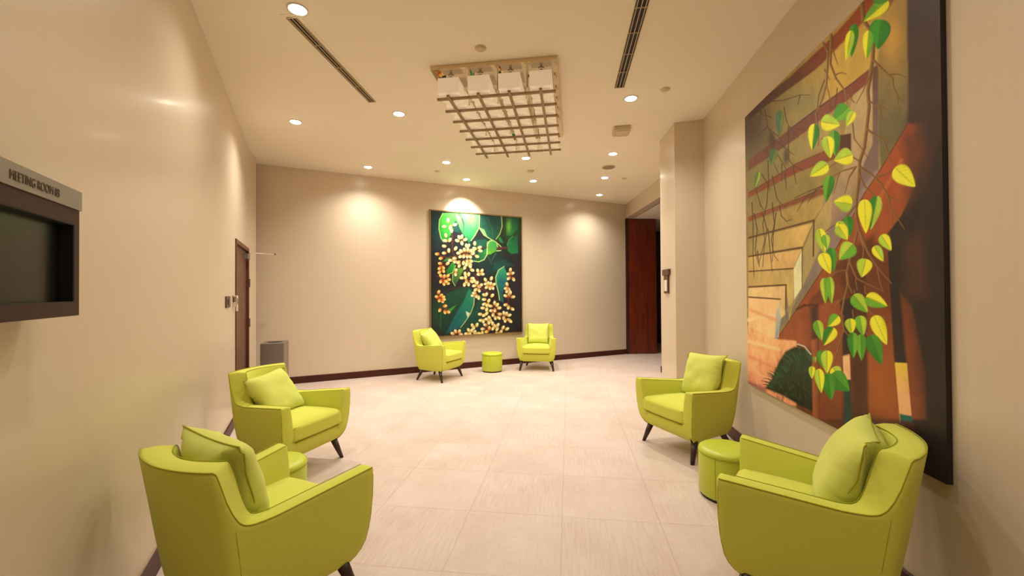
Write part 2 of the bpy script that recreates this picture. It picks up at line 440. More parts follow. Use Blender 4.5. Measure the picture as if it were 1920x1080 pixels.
# ------------------------------------------------------------------ ceiling vents and small fittings
def vent(P, Q, width, label):
    P = Vector(P[:2]); Q = Vector(Q[:2]); L = (Q-P).length; d = (Q-P).normalized()
    v = thing('ceiling_vent', label, 'ceiling vent', (P.x, P.y, CEIL), math.atan2(d.y, d.x), 'linear slot vents')
    w2 = width/2
    bm = bmesh.new(); add_box(bm, 0, L, -w2, w2, -.002, 0); new_obj('slot_shade_sheet', bm, M['black'], v)  # flat black sheet, paints the shade of slots that are not cut in
    bm = bmesh.new(); fo = w2+.03
    for (x0, x1, y0, y1) in ((-.03, L+.03, -fo, -w2), (-.03, L+.03, w2, fo), (-.03, 0, -w2, w2), (L, L+.03, -w2, w2)):
        add_box(bm, x0, x1, y0, y1, -.004, 0)
    new_obj('frame', bm, M['ceiling'], v)
    bm = bmesh.new()
    for k in (-.33, 0, .33): add_box(bm, 0, L, k*width-.0035, k*width+.0035, -.012, -.003)
    for e in (-w2, w2-.004): add_box(bm, 0, L, e, e+.004, -.012, -.003)
    new_obj('slat', bm, M['ventmetal'], v)
    n = max(2, int(L/.30))
    for k in range(n+1):
        x = min(L*k/n, L-.006); bm = bmesh.new(); add_box(bm, x, x+.006, -w2, w2, -.013, -.002)
        new_obj('divider', bm, M['ventmetal'], v)
vp = at_z(546, 31, CEIL); vq = at_z(698, 190, CEIL); vent(vp, vq, .085, 'long slot vent on the left side of the ceiling')
vp = at_z(1205, 0, CEIL); vq = at_z(1161, 163, CEIL); dv = (vp-vq).normalized(); vent(vq, vp+dv*.55, .1, 'long slot vent right of the chandelier')

def disc(px, r, h, material, name, label, cat, z=CEIL):
    P = at_z(px[0], px[1], z)
    o = thing(name, label, cat, P)
    bm = bmesh.new(); add_lathe(bm, [(r, 0), (r, -h*.4), (r*.86, -h*.75), (r*.5, -h)], 28); new_obj('cover', bm, material, o, True)
    bm = bmesh.new(); add_lathe(bm, [(r*1.14, 0), (r*1.14, -h*.15), (r*1.02, -h*.3)], 28); new_obj('base', bm, material, o)
    return o
disc((901, 90), .045, .022, M['beige'], 'sprinkler_cover', 'round beige sprinkler cover in front of the chandelier', 'sprinkler')
disc((1247, 167), .045, .02, M['beige'], 'sprinkler_cover', 'round beige sprinkler cover near the right wall, by the pillar', 'sprinkler')
disc((995, 320), .055, .03, M['beige'], 'smoke_detector', 'small beige detector behind the chandelier toward the flower painting', 'smoke detector')
disc((820, 321), .045, .012, M['beige'], 'sprinkler_cover', 'faint flush ceiling cover above the left edge of the flower painting', 'sprinkler')
disc((1170, 334), .04, .02, M['beige'], 'sprinkler_cover', 'tiny ceiling cover near the header over the dark opening', 'sprinkler')
P = at_z(1141, 313, CEIL); o = thing('ceiling_speaker', 'round greyish ceiling speaker among the right downlights', 'speaker', P)
M['grille'] = mat('speaker_grille', (150, 132, 104), .7, bump=((300, 300, 300), .5, .002))
bm = bmesh.new(); add_lathe(bm, [(.115, 0), (.115, -.008), (.1, -.012)], 32); new_obj('ring', bm, M['beige'], o)
bm = bmesh.new(); add_lathe(bm, [(.1, -.011), (.098, -.016), (.05, -.018)], 32); new_obj('grille', bm, M['grille'], o)
P = at_z(1165, 242, CEIL); o = thing('ceiling_box', 'square beige box fixed under the ceiling right of the chandelier', 'ceiling unit', P, R(-7.5))
bm = bmesh.new(); add_box(bm, -.105, .105, -.12, .12, -.055, 0); bevel_all(bm, .012, 2); new_obj('housing', bm, M['beige'], o)
bm = bmesh.new(); add_box(bm, -.085, .085, -.1, .1, -.062, -.055); new_obj('cover', bm, M['beige'], o)

# key holder sign on the pillar face
kd = (Vector(k1)-Vector(k0)).normalized(); kn = Vector((-kd.y, kd.x))
P = on_wall(1252, 528, Vector(k0), kn); mp_ = wall_mtx(P.xy, kd, kn); mp_[2][3] = P.z
sg = bpy.data.objects.new('wall_holder', None); C.objects.link(sg); sg.matrix_world = mp_
tag(sg, 'brown wall holder with a white card on the pillar beside the dark opening', 'sign')
zt = on_wall(1252, 505, Vector(k0), kn).z-P.z; zm = on_wall(1252, 516, Vector(k0), kn).z-P.z; zb = on_wall(1252, 550, Vector(k0), kn).z-P.z
tag(box_obj('top_plate', (-.13, .16, 0, .03, zm, zt), M['brownplate'], sg, .003), 'wide brown top plate')
box_obj('holder', (-.07, .12, 0, .02, zb, zm), M['brownplate'], sg, .003)
tag(box_obj('card', (-.04, .09, .02, .024, zb+.03, zb+.18), M['white'], sg), 'white card')

# ------------------------------------------------------------------ litter bin in the far left corner
q0 = at_z(487.5, 645.5, .83); q1 = at_z(532, 645.5, .83)
bw_ = .292
bn = thing('litter_bin', 'grey brushed steel box bin with a round opening in the back left corner', 'bin', (q0.x, q0.y, 0), R(20))
bd = .42
q2 = at_z(543, 637, .83)
bm = bmesh.new(); add_box(bm, 0, bw_, 0, bd, .02, .815); bevel_all(bm, .006, 2); new_obj('body', bm, M['steel'], bn)
bm = bmesh.new(); n = 40
A = []; Bv = []
for k in range(n):
    t = 2*math.pi*k/n; cx, sy = math.cos(t), math.sin(t)
    A.append((bw_/2+.1*cx, bd/2+.1*sy)); s_ = 1/max(abs(cx), abs(sy)); Bv.append((bw_/2+cx*s_*bw_/2, bd/2+sy*s_*bd/2))
for z0_, z1_ in ((.816, .83),):
    ra = [bm.verts.new((*p, z0_)) for p in A]; rb = [bm.verts.new((*p, z0_)) for p in Bv]; rc = [bm.verts.new((*p, z1_)) for p in A]; rd = [bm.verts.new((*p, z1_)) for p in Bv]
    for k in range(n):
        j = (k+1) % n
        bm.faces.new((ra[k], rb[k], rb[j], ra[j])); bm.faces.new((rc[k], rc[j], rd[j], rd[k])); bm.faces.new((ra[k], ra[j], rc[j], rc[k])); bm.faces.new((rb[k], rd[k], rd[j], rb[j]))
new_obj('lid', bm, M['steel'], bn)
bm = bmesh.new(); add_lathe(bm, [(.099, .8155), (.099, .8305)], 24, Matrix.Translation((bw_/2, bd/2, 0))); new_obj('opening', bm, M['black'], bn)  # black plug filling the hole, its colour stands in for the shade inside
box_obj('plinth', (.01, bw_-.01, .01, bd-.01, 0.001, .02), M['black'], bn)

# ------------------------------------------------------------------ door display on the left wall
off = .12
Pf = L1+nL*off
e0 = on_wall(148.5, 480, Pf, nL); ztop = on_wall(152, 362, Pf, nL).z; zmid = on_wall(150, 396, Pf, nL).z; zbot = on_wall(148.5, 591, Pf, nL).z
r_in = on_wall(139, 500, Pf, nL); zi1 = on_wall(139, 421, Pf, nL).z; zi0 = on_wall(139, 567, Pf, nL).z
mm = wall_mtx(e0.xy, dL, nL)
tv = bpy.data.objects.new('room_display', None); C.objects.link(tv); tv.matrix_world = mm
tag(tv, 'dark screen in a brown box frame with a grey name plate on the left wall', 'screen')
fr = (e0.xy-r_in.xy).length; TWd = .58
bm = bmesh.new(); y0_, y1_ = -off, 0
add_box(bm, -TWd, 0, y0_, y1_, zbot, zi0); add_box(bm, -TWd, 0, y0_, y1_, zi1, zmid-.001)
add_box(bm, -fr, 0, y0_, y1_, zi0, zi1); add_box(bm, -TWd, -TWd+fr, y0_, y1_, zi0, zi1)
add_box(bm, -TWd+fr, -fr, y0_, y0_+.02, zi0, zi1)
new_obj('box_frame', bm, M['tvframe'], tv)
bm = bmesh.new(); add_box(bm, -TWd+fr, -fr, -.045, -.03, zi0, zi1); new_obj('screen', bm, M['screen'], tv)
bm = bmesh.new()
for (x0_, x1_, za_, zb2_) in ((-fr-.004, -fr+.0005, zi0, zi1), (-TWd+fr-.0005, -TWd+fr+.004, zi0, zi1), (-TWd+fr, -fr, zi0-.0005, zi0+.003), (-TWd+fr, -fr, zi1-.003, zi1+.0005)):
    add_box(bm, x0_, x1_, -.03, -.001, za_, zb2_)
tag(new_obj('bezel', bm, M['black'], tv), 'black inner bezel')
bm = bmesh.new(); add_box(bm, -TWd-.005, .006, y0_, .004, zmid, ztop); new_obj('name_plate', bm, M['plate'], tv)
cu = bpy.data.curves.new('txt', 'FONT'); cu.body = 'MEETING ROOM 03'; cu.extrude = .0006; cu.size = 1; cu.align_x = 'LEFT'
to = bpy.data.objects.new('txt', cu); C.objects.link(to)
bpy.context.view_layer.update()
dg = bpy.context.evaluated_depsgraph_get(); me = bpy.data.meshes.new_from_object(to.evaluated_get(dg)); bpy.data.objects.remove(to)
ta = on_wall(12, 330, Pf, nL); tb = on_wall(107, 360, Pf, nL)
tw = (tb-ta).length; xsz = max(v.co.x for v in me.vertices); ysz = max(v.co.y for v in me.vertices)
th_ = (ztop-zmid)*.40
zc = (ztop+zmid)/2-.002
x_start = -(e0.xy-ta.xy).length
M4 = Matrix(((tw/xsz, 0, 0, x_start), (0, 0, 0, .0052), (0, th_/ysz, 0, zc-th_/2), (0, 0, 0, 1)))
M4[1][2] = 1.0
me.transform(M4); me.materials.append(M['text'])
lt = bpy.data.objects.new('lettering', me); C.objects.link(lt); lt.parent = tv

# ------------------------------------------------------------------ armchairs
WZ = [(.175, .305), (.19, .318), (.22, .336), (.27, .354), (.35, .370), (.46, .381), (.60, .386), (.86, .388)]
YF = [(.175, .245), (.19, .268), (.22, .292), (.27, .312), (.35, .326), (.46, .334), (.64, .334), (.9, .334)]
YB = [(.175, -.245), (.22, -.262), (.30, -.278), (.45, -.300), (.64, -.327), (.86, -.360)]
def interp(tab, z):
    return float(np.interp(z, [a for a, b in tab], [b for a, b in tab]))
OUT = [(1, 1), (.95, .8), (.90, .6), (.85, .4), (.81, .24), (.79, .16), (.775, .10), (.766, .06), (.757, .03), (.740, .006), (.710, -.012), (.62, -.036), (.42, -.074), (.2, -.097), (0, -.105)]
def outline(n_side=1):
    pts = OUT + [(-x, t) for x, t in OUT[-2::-1]]
    # catmull-rom resample
    res = []
    for i in range(len(pts)-1):
        p0 = pts[max(i-1, 0)]; p1 = pts[i]; p2 = pts[i+1]; p3 = pts[min(i+2, len(pts)-1)]
        for k in range(3):
            u = k/3
            f = lambda a, b, c, d: .5*((2*b)+(-a+c)*u+(2*a-5*b+4*c-d)*u*u+(-a+3*b-3*c+d)*u**3)
            res.append((f(p0[0], p1[0], p2[0], p3[0]), f(p0[1], p1[1], p2[1], p3[1])))
    res.append(pts[-1]); return res
OL = outline()
def top_h(t):
    """height of the shell's top edge as a function of the side parameter t (1 front, 0 back)"""
    ha = .598+.041*max(0, (t-.3))/.7
    u = np.interp(t, [-.004, .006, .014, .030, .050, .075, .105, .15, .22], [1, .95, .80, .50, .29, .13, .05, .012, 0])
    return ha+(.856-ha)*float(u)
def P_out(x, t, z, inset=0.0, zr=None):
    """point on the outer skin moved inward by inset"""
    wz = interp(WZ, z); yf = interp(YF, z); yb = interp(YB, z)
    return Vector((x*wz, yb+(yf-yb)*t, z))
def shell_bm():
    bm = bmesh.new(); rows = []
    n = len(OL)
    outer_edge, inner_edge = [], []
    for i, (x, t) in enumerate(OL):
        h = top_h(t)
        th = .09
        sx_ = 1 if x > 0 else -1
        side = abs(x) > .738
        wgt = 1.0 if not side else max(0.0, min(1.0, (.36-t)/.34))
        crown = .004
        r = .014
        col = []
        zs = [.175, .19, .205, .22, .245, .27, .31, .35, .46, .56] + [.56+(h-r-.56)*k/3 for k in (1, 2, 3)]
        for z in zs: col.append(P_out(x, t, z))
        o0 = P_out(x, t, h)
        def inner(o_, th_):
            xi_ = (abs(o_.x)-th_) if side else abs(o_.x)*(1-th_/(.748*interp(WZ, o_.z)))
            return Vector((sx_*max(xi_, 0), o_.y+wgt*(th_+.012), o_.z))
        i0 = inner(o0, th)
        def ins(d, z):
            q = o0.lerp(i0, d/th); q.z = z; return q
        col.append(ins(.004, h-.004)); outer_edge.append(ins(.003, h-.001))
        col.append(ins(.014, h)); col.append(ins(th*.5, h+crown)); col.append(ins(th-.016, h))
        col.append(ins(th-.004, h-.005)); inner_edge.append(ins(th-.003, h-.001))
        for k, z in enumerate((h-r, h-(h-.4)*.4, .40, .30)):
            oz = P_out(x, t, z); extra = .012*k
            col.append(inner(oz, th+extra))
        rows.append([bm.verts.new(p) for p in col])
    for A, B in zip(rows, rows[1:]):
        for k in range(len(A)-1): bm.faces.new((A[k], A[k+1], B[k+1], B[k]))
    # rounded front ends of the arms
    for row, s in ((rows[0], 1), (rows[-1], -1)):
        cen = Vector((0, 0, 0))
        prev = row
        nr = len(row)
        for step, (dy, shr) in enumerate(((.006, .004), (.009, .012))):
            ring = []
            for k, v_ in enumerate(row):
                zc_ = min(max(v_.co.z, .32), .60)
                xc = s*(interp(WZ, v_.co.z)-.045)
                dvec = Vector((xc-v_.co.x, 0, (zc_-v_.co.z)))
                dl = dvec.length
                q = v_.co + (dvec/dl*min(shr, dl) if dl > 1e-6 else Vector((0, 0, 0))) + Vector((0, dy, 0))
                ring.append(bm.verts.new(q))
            for k in range(nr-1): bm.faces.new((prev[k], prev[k+1], ring[k+1], ring[k]))
            prev = ring
        # cap by pairing outer and inner columns
        i, j = 0, nr-1
        while j-i > 2:
            zi_, zj = prev[i+1].co.z, prev[j-1].co.z
            if j-i == 3:
                bm.faces.new((prev[i], prev[i+1], prev[j-1], prev[j])); i += 1; j -= 1
            elif zi_ < zj: bm.faces.new((prev[i], prev[i+1], prev[j])); i += 1
            else: bm.faces.new((prev[i], prev[j-1], prev[j])); j -= 1
    # front rail under the cushion
    nz = [.175, .19, .205, .22, .245, .27, .30, .325]; xs_ = np.linspace(-1, 1, 9)
    R1 = [[bm.verts.new((x*(interp(WZ, z)-.03), interp(YF, z)+.001, z)) for x in xs_] for z in nz]
    back = [[bm.verts.new((x*(interp(WZ, z)-.03), .10, z)) for x in xs_] for z in (.325,)]
    R1 += back
    for A, B in zip(R1, R1[1:]):
        for k in range(8): bm.faces.new((A[k], A[k+1], B[k+1], B[k]))
    # underside
    ring = [r_[0] for r_ in rows] + [bm.verts.new((x*(interp(WZ, .175)-.03), interp(YF, .175), .1755)) for x in xs_]
    und = [bm.verts.new((v_.co.x*.99, v_.co.y*.99, .177)) for v_ in [r_[0] for r_ in rows]]
    bm.faces.new(und)
    return bm, outer_edge, inner_edge
def superbox(sx, sy, sz, e=.25, n=22, crown=0, bulge=0):
    """cushion: rounded box built from a subdivided cube, exponent-style corners"""
    bm = bmesh.new(); bmesh.ops.create_cube(bm, size=2)
    bmesh.ops.subdivide_edges(bm, edges=bm.edges, cuts=n, use_grid_fill=True)
    for v_ in bm.verts:
        c_ = v_.co
        rr = [sx, sy, sz]; r_ = e
        p = Vector((c_.x*sx, c_.y*sy, c_.z*sz)); q = Vector([max(-rr[i]+r_, min(rr[i]-r_, p[i])) for i in range(3)])
        d = p-q
        if d.length > 1e-9: p = q+d.normalized()*min(r_, max(abs(d.x), abs(d.y), abs(d.z)))
        fx = max(0, 1-(c_.x)**2); fy = max(0, 1-(c_.y)**2)
        if c_.z > 0: p.z += crown*(fx*fy)**.5*c_.z
        p.y += bulge*(c_.y**3)*fx**.5 if c_.y > 0 else 0
        v_.co = p
    return bm
def rim_loop(sx, sy, z, r, inset=0):
    pts = []
    for cx, cy, a0 in ((sx-r, sy-r, 0), (-sx+r, sy-r, 90), (-sx+r, -sy+r, 180), (sx-r, -sy+r, 270)):
        for k in range(5):
            a = R(a0+k*22.5); pts.append((cx+(r-inset)*math.cos(a), cy+(r-inset)*math.sin(a), z))
    return pts
def make_chair():
    ch_ = thing('armchair', 'x', 'armchair')
    bm, oe, ie = shell_bm()
    sh = new_obj('upholstered_shell', bm, M['fabric'], ch_, True)
    bm = bmesh.new(); add_tube(bm, oe, .0026, 6); add_tube(bm, ie, .0020, 6)
    for s in (1, -1):
        add_tube(bm, [(s*(interp(WZ, z)-.003), interp(YF, z)+.004, z) for z in (.60, .5, .4, .33, .27, .23, .2, .18)], .0028, 6)
        # seam down the back corner
        add_tube(bm, [P_out(s*.764, .055, z) for z in (.60, .5, .4, .3, .22, .19)], .0018, 6)
    new_obj('piping', bm, M['seam'], sh, True)
    bm = superbox(.290, .292, .066, .030, 16, crown=.036, bulge=.012)
    taper = lambda y: .845+.145*(y/.292)
    for v_ in bm.verts: v_.co.x *= taper(v_.co.y)
    cu_ = new_obj('seat_cushion', bm, M['fabric'], ch_, True, loc=(0, .048, .400))
    bm = bmesh.new(); add_tube(bm, [(p_[0]*taper(p_[1]), p_[1], p_[2]) for p_ in rim_loop(.288, .294, .050, .03)], .0022, 6, True); add_tube(bm, [(p_[0]*taper(p_[1]), p_[1], p_[2]) for p_ in rim_loop(.288, .294, -.054, .03)], .0022, 6, True)
    new_obj('piping', bm, M['seam'], cu_, True)
    for (tx, ty, fx, fy) in ((.288, .225, .326, .290), (-.288, .225, -.326, .290), (.200, -.195, .265, -.270), (-.200, -.195, -.265, -.270)):
        bm = bmesh.new(); a = Vector((tx, ty, .185)); b = Vector((fx, fy, .0))
        add_tube(bm, [a, a.lerp(b, .5), Vector((fx, fy, .001))], .031, 14, r2=.018)
        for v_ in bm.verts:
            if v_.co.z < .02: v_.co.z = .0008
        new_obj('leg', bm, M['leg'], ch_, True)
    return ch_
def make_pillow(seed, S=.225, T=.096):
    rnd = random.Random(seed); bm = bmesh.new(); n = 34
    from mathutils import noise as nz
    front, back = [], []
    for side, store in ((1, front), (-1, back)):
        for i in range(n+1):
            row = []
            for j in range(n+1):
                u = -1+2*i/n; v_ = -1+2*j/n
                pin = 1-.075*((1-u*u)**1.0*abs(v_)**3) - .0
                pinv = 1-.075*((1-v_*v_)**1.0*abs(u)**3)
                x = u*S*pinv; y = v_*S*pin
                prof = (max(0, 1-u**4)*max(0, 1-v_**4))**.62
                wr = nz.noise(Vector((u*2.2+seed*3.1, v_*2.2, side*5.0)))*.012*prof
                # wrinkles running in from the seams
                edge = max(abs(u), abs(v_))
                wr += .0035*math.sin((u if abs(v_) > abs(u) else v_)*26+nz.noise(Vector((u*3, v_*3, seed)))*4)*max(0, (edge-.62))/.38*prof**.3
                z = side*(T*prof)+wr
                row.append(bm.verts.new((x, y, z)) if side == 1 or 0 < i < n and 0 < j < n else None)
            store.append(row)
    for i in range(n+1):
        for j in range(n+1):
            if back[i][j] is None: back[i][j] = front[i][j]
    for st in (front, back):
        for i in range(n):
            for j in range(n): bm.faces.new((st[i][j], st[i+1][j], st[i+1][j+1], st[i][j+1]))
    loop = [front[i][0].co.copy() for i in range(n)]+[front[n][j].co.copy() for j in range(n)]+[front[n-i][n].co.copy() for i in range(n)]+[front[0][n-j].co.copy() for j in range(n)]
    return bm, loop
proto = make_chair()
# chairs: x, y, facing (deg), label
CH = [(-1.213, 2.026, -27.1, 'lime green armchair nearest at the left, seen from behind'),
      (-1.975, 3.697, -108.9, 'lime green armchair by the left wall behind the nearest left one, with a slumped cushion'),
      (1.731, 4.106, 111.2, 'lime green armchair in front of the pillar on the right, facing left'),
      (1.472, 2.104, 53.3, 'lime green armchair nearest at the right, below the large vine painting'),
      (-1.322, 7.486, -113.9, 'small far lime green armchair left of the flower painting, turned sideways'),
      (.511, 8.388, 170.8, 'far lime green armchair right of the flower painting, facing the room')]
chairs = []
for i, (x, y, a_, lb) in enumerate(CH):
    o = proto if i == 0 else copy_tree(proto)
    o.location = (x, y, 0); o.rotation_euler = (0, 0, R(a_)); tag(o, lb, 'armchair', 'lime armchairs'); chairs.append(o)
# cushions: local position in the chair, tilt back, spin in its own plane, yaw, label
PL = [((-.005, -.165, .700), -73, 3, -2, 'lime throw cushion standing in the nearest left armchair'),
      ((.02, -.135, .630), -56, 6, 4, 'crumpled lime throw cushion slumped in the second left armchair'),
      ((.0, -.185, .690), -70, 3, 2, 'lime throw cushion upright in the armchair by the pillar'),
      ((.01, -.165, .685), -64, -5, 4, 'lime throw cushion leaning in the nearest right armchair'),
      ((-.0, -.14, .650), -60, 12, 6, 'lime throw cushion tilted in the far armchair left of the flower painting'),
      ((.01, -.15, .675), -70, 0, 0, 'lime throw cushion upright in the far armchair right of the flower painting')]
_ox = [a for a, b in OUT][::-1]; _ot = [b for a, b in OUT][::-1]
def rest(p, g):
    """press a point of a soft cushion out of the chair it leans in (chair coordinates); g = gap"""
    x, y, z = p; s_ = 1 if x >= 0 else -1; x = abs(x)
    # arms
    t = (y-interp(YB, z))/(interp(YF, z)-interp(YB, z))
    if z < .84:
        lim = float(np.interp(t, [b for a, b in OUT[:9]][::-1], [a for a, b in OUT[:9]][::-1]))*interp(WZ, z)-.090-(.038 if z < .60 else .028)-g
        hh = top_h(t-.10); k = 1.0 if z < hh+.012 else max(0.0, 1-(z-hh-.012)/.05)
        if x > lim: x = x*(1-k)+lim*k
    # back
    wz = interp(WZ, z); xo = min(x/(1-.09/(.748*wz))/wz, .74)
    yin = interp(YB, z)+(interp(YF, z)-interp(YB, z))*float(np.interp(xo, _ox, _ot))+.102+(.034 if z < .60 else .020)+(.016 if xo > .55 else 0)+g
    y = max(y, yin-max(0.0, z-.865)*1.6)
    # seat
    cy_ = min(1, max(-1, (y-.048)/.292)); cx_ = min(1, x/.28)
    zt_ = .400+.066+.036*math.sqrt(max(0, 1-cx_*cx_)*max(0, 1-cy_*cy_))+.004+g
    z = max(z, zt_)
    return Vector((s_*x, y, z))
for i, (lp, tilt, spin, yaw, lb) in enumerate(PL):
    bm, loop = make_pillow(i+1)
    Ml = Matrix.Translation(lp) @ Matrix.Rotation(R(yaw), 4, 'Z') @ Matrix.Rotation(R(tilt), 4, 'X') @ Matrix.Rotation(R(spin), 4, 'Z'); Mi = Ml.inverted()
    for v_ in bm.verts: v_.co = Mi @ rest(Ml @ v_.co, .003)
    loop = [Mi @ rest(Ml @ p_, .008) for p_ in loop]
    pw_ = new_obj('throw_pillow', bm, M['pillow_fabric'], None, True)
    cx, cy, ca_ = CH[i][0], CH[i][1], R(CH[i][2])
    Mx = Matrix.Translation((cx, cy, 0)) @ Matrix.Rotation(ca_, 4, 'Z') @ Matrix.Translation(lp) @ Matrix.Rotation(R(yaw), 4, 'Z') @ Matrix.Rotation(R(tilt), 4, 'X') @ Matrix.Rotation(R(spin), 4, 'Z')
    pw_.matrix_world = Mx
    tag(pw_, lb, 'cushion', 'lime throw cushions')
    bm = bmesh.new(); add_tube(bm, loop, .0035, 6, True); new_obj('piping', bm, M['seam'], pw_, True)

# ------------------------------------------------------------------ round stools
def make_ottoman():
    o = thing('round_stool', 'x', 'stool')
    r = .196
    bm = bmesh.new(); add_lathe(bm, [(r-.004, .022), (r, .03), (r, .315), (r-.002, .322)], 56); new_obj('body', bm, M['leatherette'], o, True)
    bm = bmesh.new(); add_lathe(bm, [(r+.001, .322), (r+.002, .335), (r-.004, .350), (r-.018, .360), (r-.05, .365), (r*.5, .368), (.01, .369)], 56); new_obj('seat_top', bm, M['leatherette'], o, True)
    bm = bmesh.new(); add_tube(bm, [((r+.001)*math.cos(k*math.pi/28), (r+.001)*math.sin(k*math.pi/28), .322) for k in range(56)], .0028, 6, True)
    for a_ in (20, 140, 260): add_tube(bm, [((r+.0005)*math.cos(R(a_)), (r+.0005)*math.sin(R(a_)), z) for z in (.03, .32)], .002, 6)
    new_obj('seam', bm, M['seam'], o)
    bm = bmesh.new(); add_lathe(bm, [(r-.012, .001), (r-.012, .024)], 48); new_obj('base_ring', bm, M['black'], o)
    return o
ot0 = make_ottoman()
g = at_z(922, 699, 0); g = Vector((g.x, g.y+.17, 0))
OT = [(g.x, g.y, 'small far lime stool between the two armchairs at the flower painting'),
      (-1.655, 2.93, 'round lime stool mostly hidden between the two left armchairs'),
      (1.60, 3.14, 'round lime stool between the two right armchairs')]
for i, (x, y, lb) in enumerate(OT):
    o = ot0 if i == 0 else copy_tree(ot0)
    o.location = (x, y, 0); o.rotation_euler = (0, 0, i*.7); tag(o, lb, 'stool', 'round lime stools')

# ------------------------------------------------------------------ paintings
class Canvas:
    """a finely divided canvas; strokes are laid over each other as vertex colours of the paint"""
    def __init__(s, P0, d, n, Wd, z0, z1, step):
        s.nx = int(Wd/step)+1; s.ny = int((z1-z0)/step)+1
        u = np.linspace(0, Wd, s.nx); z = np.linspace(z0, z1, s.ny)
        s.UU, s.ZZ = np.meshgrid(u, z)
        s.WX = P0[0]+d[0]*s.UU; s.WY = P0[1]+d[1]*s.UU; s.WZ = s.ZZ-EYE
        f = s.WX*Fv[0]+s.WY*Fv[1]+s.WZ*Fv[2]
        # coordinates in which the artwork was measured off the photograph
        s.X = 960+FOC*(s.WX*Rv[0]+s.WY*Rv[1]+s.WZ*Rv[2])/f
        s.Y = 540-FOC*(s.WX*Uv[0]+s.WY*Uv[1]+s.WZ*Uv[2])/f
        s.C = np.zeros((s.ny, s.nx, 3)); s.Wd, s.z0, s.z1 = Wd, z0, z1
        r = np.random.RandomState(4)
        s.N = [s.noise(r, k) for k in (6, 14, 40)]
        a = s.noise(r, 90); s.brush = a
    def noise(s, r, k):
        kx, ky = k, max(3, k)
        g = r.rand(ky+2, kx+2)
        x = np.linspace(0, kx, s.nx); y = np.linspace(0, ky, s.ny)
        xi = x.astype(int); yi = y.astype(int); fx = x-xi; fy = (y-yi)[:, None]
        fx = fx*fx*(3-2*fx); fy = fy*fy*(3-2*fy)
        A = g[yi][:, xi]*(1-fx)+g[yi][:, xi+1]*fx; B = g[yi+1][:, xi]*(1-fx)+g[yi+1][:, xi+1]*fx
        return A*(1-fy)+B*fy-.5
    def box(s, x0, x1, y0, y1):
        m_ = (s.X >= x0) & (s.X <= x1) & (s.Y >= y0) & (s.Y <= y1)
        return m_
    def put(s, idx, a, col):
        a = a[:, None]; s.C[idx] = s.C[idx]*(1-a)+col*a
    def poly(s, pts, col, soft=1.2, col2=None, axis=None, alpha=1.0, tex=.06):
        """filled outline, optional gradient from col to col2 between two points"""
        xs = [p[0] for p in pts]; ys = [p[1] for p in pts]
        idx = np.nonzero(s.box(min(xs)-soft, max(xs)+soft, min(ys)-soft, max(ys)+soft))
        if len(idx[0]) == 0: return
        X, Y = s.X[idx], s.Y[idx]; inside = np.zeros(X.shape, bool); dist = np.full(X.shape, 1e9)
        n = len(pts)
        for i in range(n):
            x0, y0 = pts[i]; x1, y1 = pts[(i+1) % n]
            if y0 != y1:
                c_ = ((y0 > Y) != (y1 > Y)) & (X < (x1-x0)*(Y-y0)/(y1-y0)+x0); inside ^= c_
            L2 = (x1-x0)**2+(y1-y0)**2+1e-9
            t = np.clip(((X-x0)*(x1-x0)+(Y-y0)*(y1-y0))/L2, 0, 1)
            dist = np.minimum(dist, np.hypot(X-x0-t*(x1-x0), Y-y0-t*(y1-y0)))
        sd = np.where(inside, dist, -dist)
        a = np.clip(.5+sd/(2*soft), 0, 1)*alpha
        c0 = np.array(lin(col))
        if col2 is not None:
            (ax, ay), (bx, by) = axis
            t = np.clip(((X-ax)*(bx-ax)+(Y-ay)*(by-ay))/((bx-ax)**2+(by-ay)**2), 0, 1)[:, None]
            cc_ = c0*(1-t)+np.array(lin(col2))*t
        else: cc_ = np.tile(c0, (len(X), 1))
        cc_ = cc_*(1+(s.N[1][idx]*3*tex+s.N[2][idx]*3*tex+s.brush[idx]*2*tex))[:, None]
        s.put(idx, a, cc_)
    def line(s, pts, w0, col, w1=None, soft=.7, hi=None):
        w1 = w0 if w1 is None else w1; n = len(pts)-1
        for i in range(n):
            x0, y0 = pts[i]; x1, y1 = pts[i+1]; a0 = w0+(w1-w0)*i/n; a1 = w0+(w1-w0)*(i+1)/n; mx = max(a0, a1)+soft+1
            idx = np.nonzero(s.box(min(x0, x1)-mx, max(x0, x1)+mx, min(y0, y1)-mx, max(y0, y1)+mx))
            if len(idx[0]) == 0: continue
            X, Y = s.X[idx], s.Y[idx]; L2 = (x1-x0)**2+(y1-y0)**2+1e-9
            t = np.clip(((X-x0)*(x1-x0)+(Y-y0)*(y1-y0))/L2, 0, 1)
            sx = (X-x0-t*(x1-x0)); d = np.hypot(sx, Y-y0-t*(y1-y0)); hw_ = (a0+(a1-a0)*t)/2
            a = np.clip(.5+(hw_-d)/(2*soft), 0, 1)
            c0 = np.tile(np.array(lin(col)), (len(X), 1))
            if hi is not None:
                k = np.clip(-sx/np.maximum(hw_, .5)*.6+.3, 0, 1)[:, None]; c0 = c0*(1-k)+np.array(lin(hi))*k
            s.put(idx, a, c0)
    def leaf(s, b, t_, wd, cA, cB, vein=(60, 95, 30), edge=.35, soft=.8, bend=0.0, rim=None):
        b = np.array(b, float); e = np.array(t_, float); L = np.hypot(*(e-b)); ax = (e-b)/L; nx_ = np.array([-ax[1], ax[0]])
        m_ = max(L, wd)+4; cx, cy = (b+e)/2
        idx = np.nonzero(s.box(cx-m_, cx+m_, cy-m_, cy+m_))
        if len(idx[0]) == 0: return
        X = s.X[idx]-b[0]; Y = s.Y[idx]-b[1]; u = (X*ax[0]+Y*ax[1])/L; v_ = X*nx_[0]+Y*nx_[1]
        v_ = v_-bend*L*np.sin(np.pi*np.clip(u, 0, 1))
        uc = np.clip(u, 0, 1)
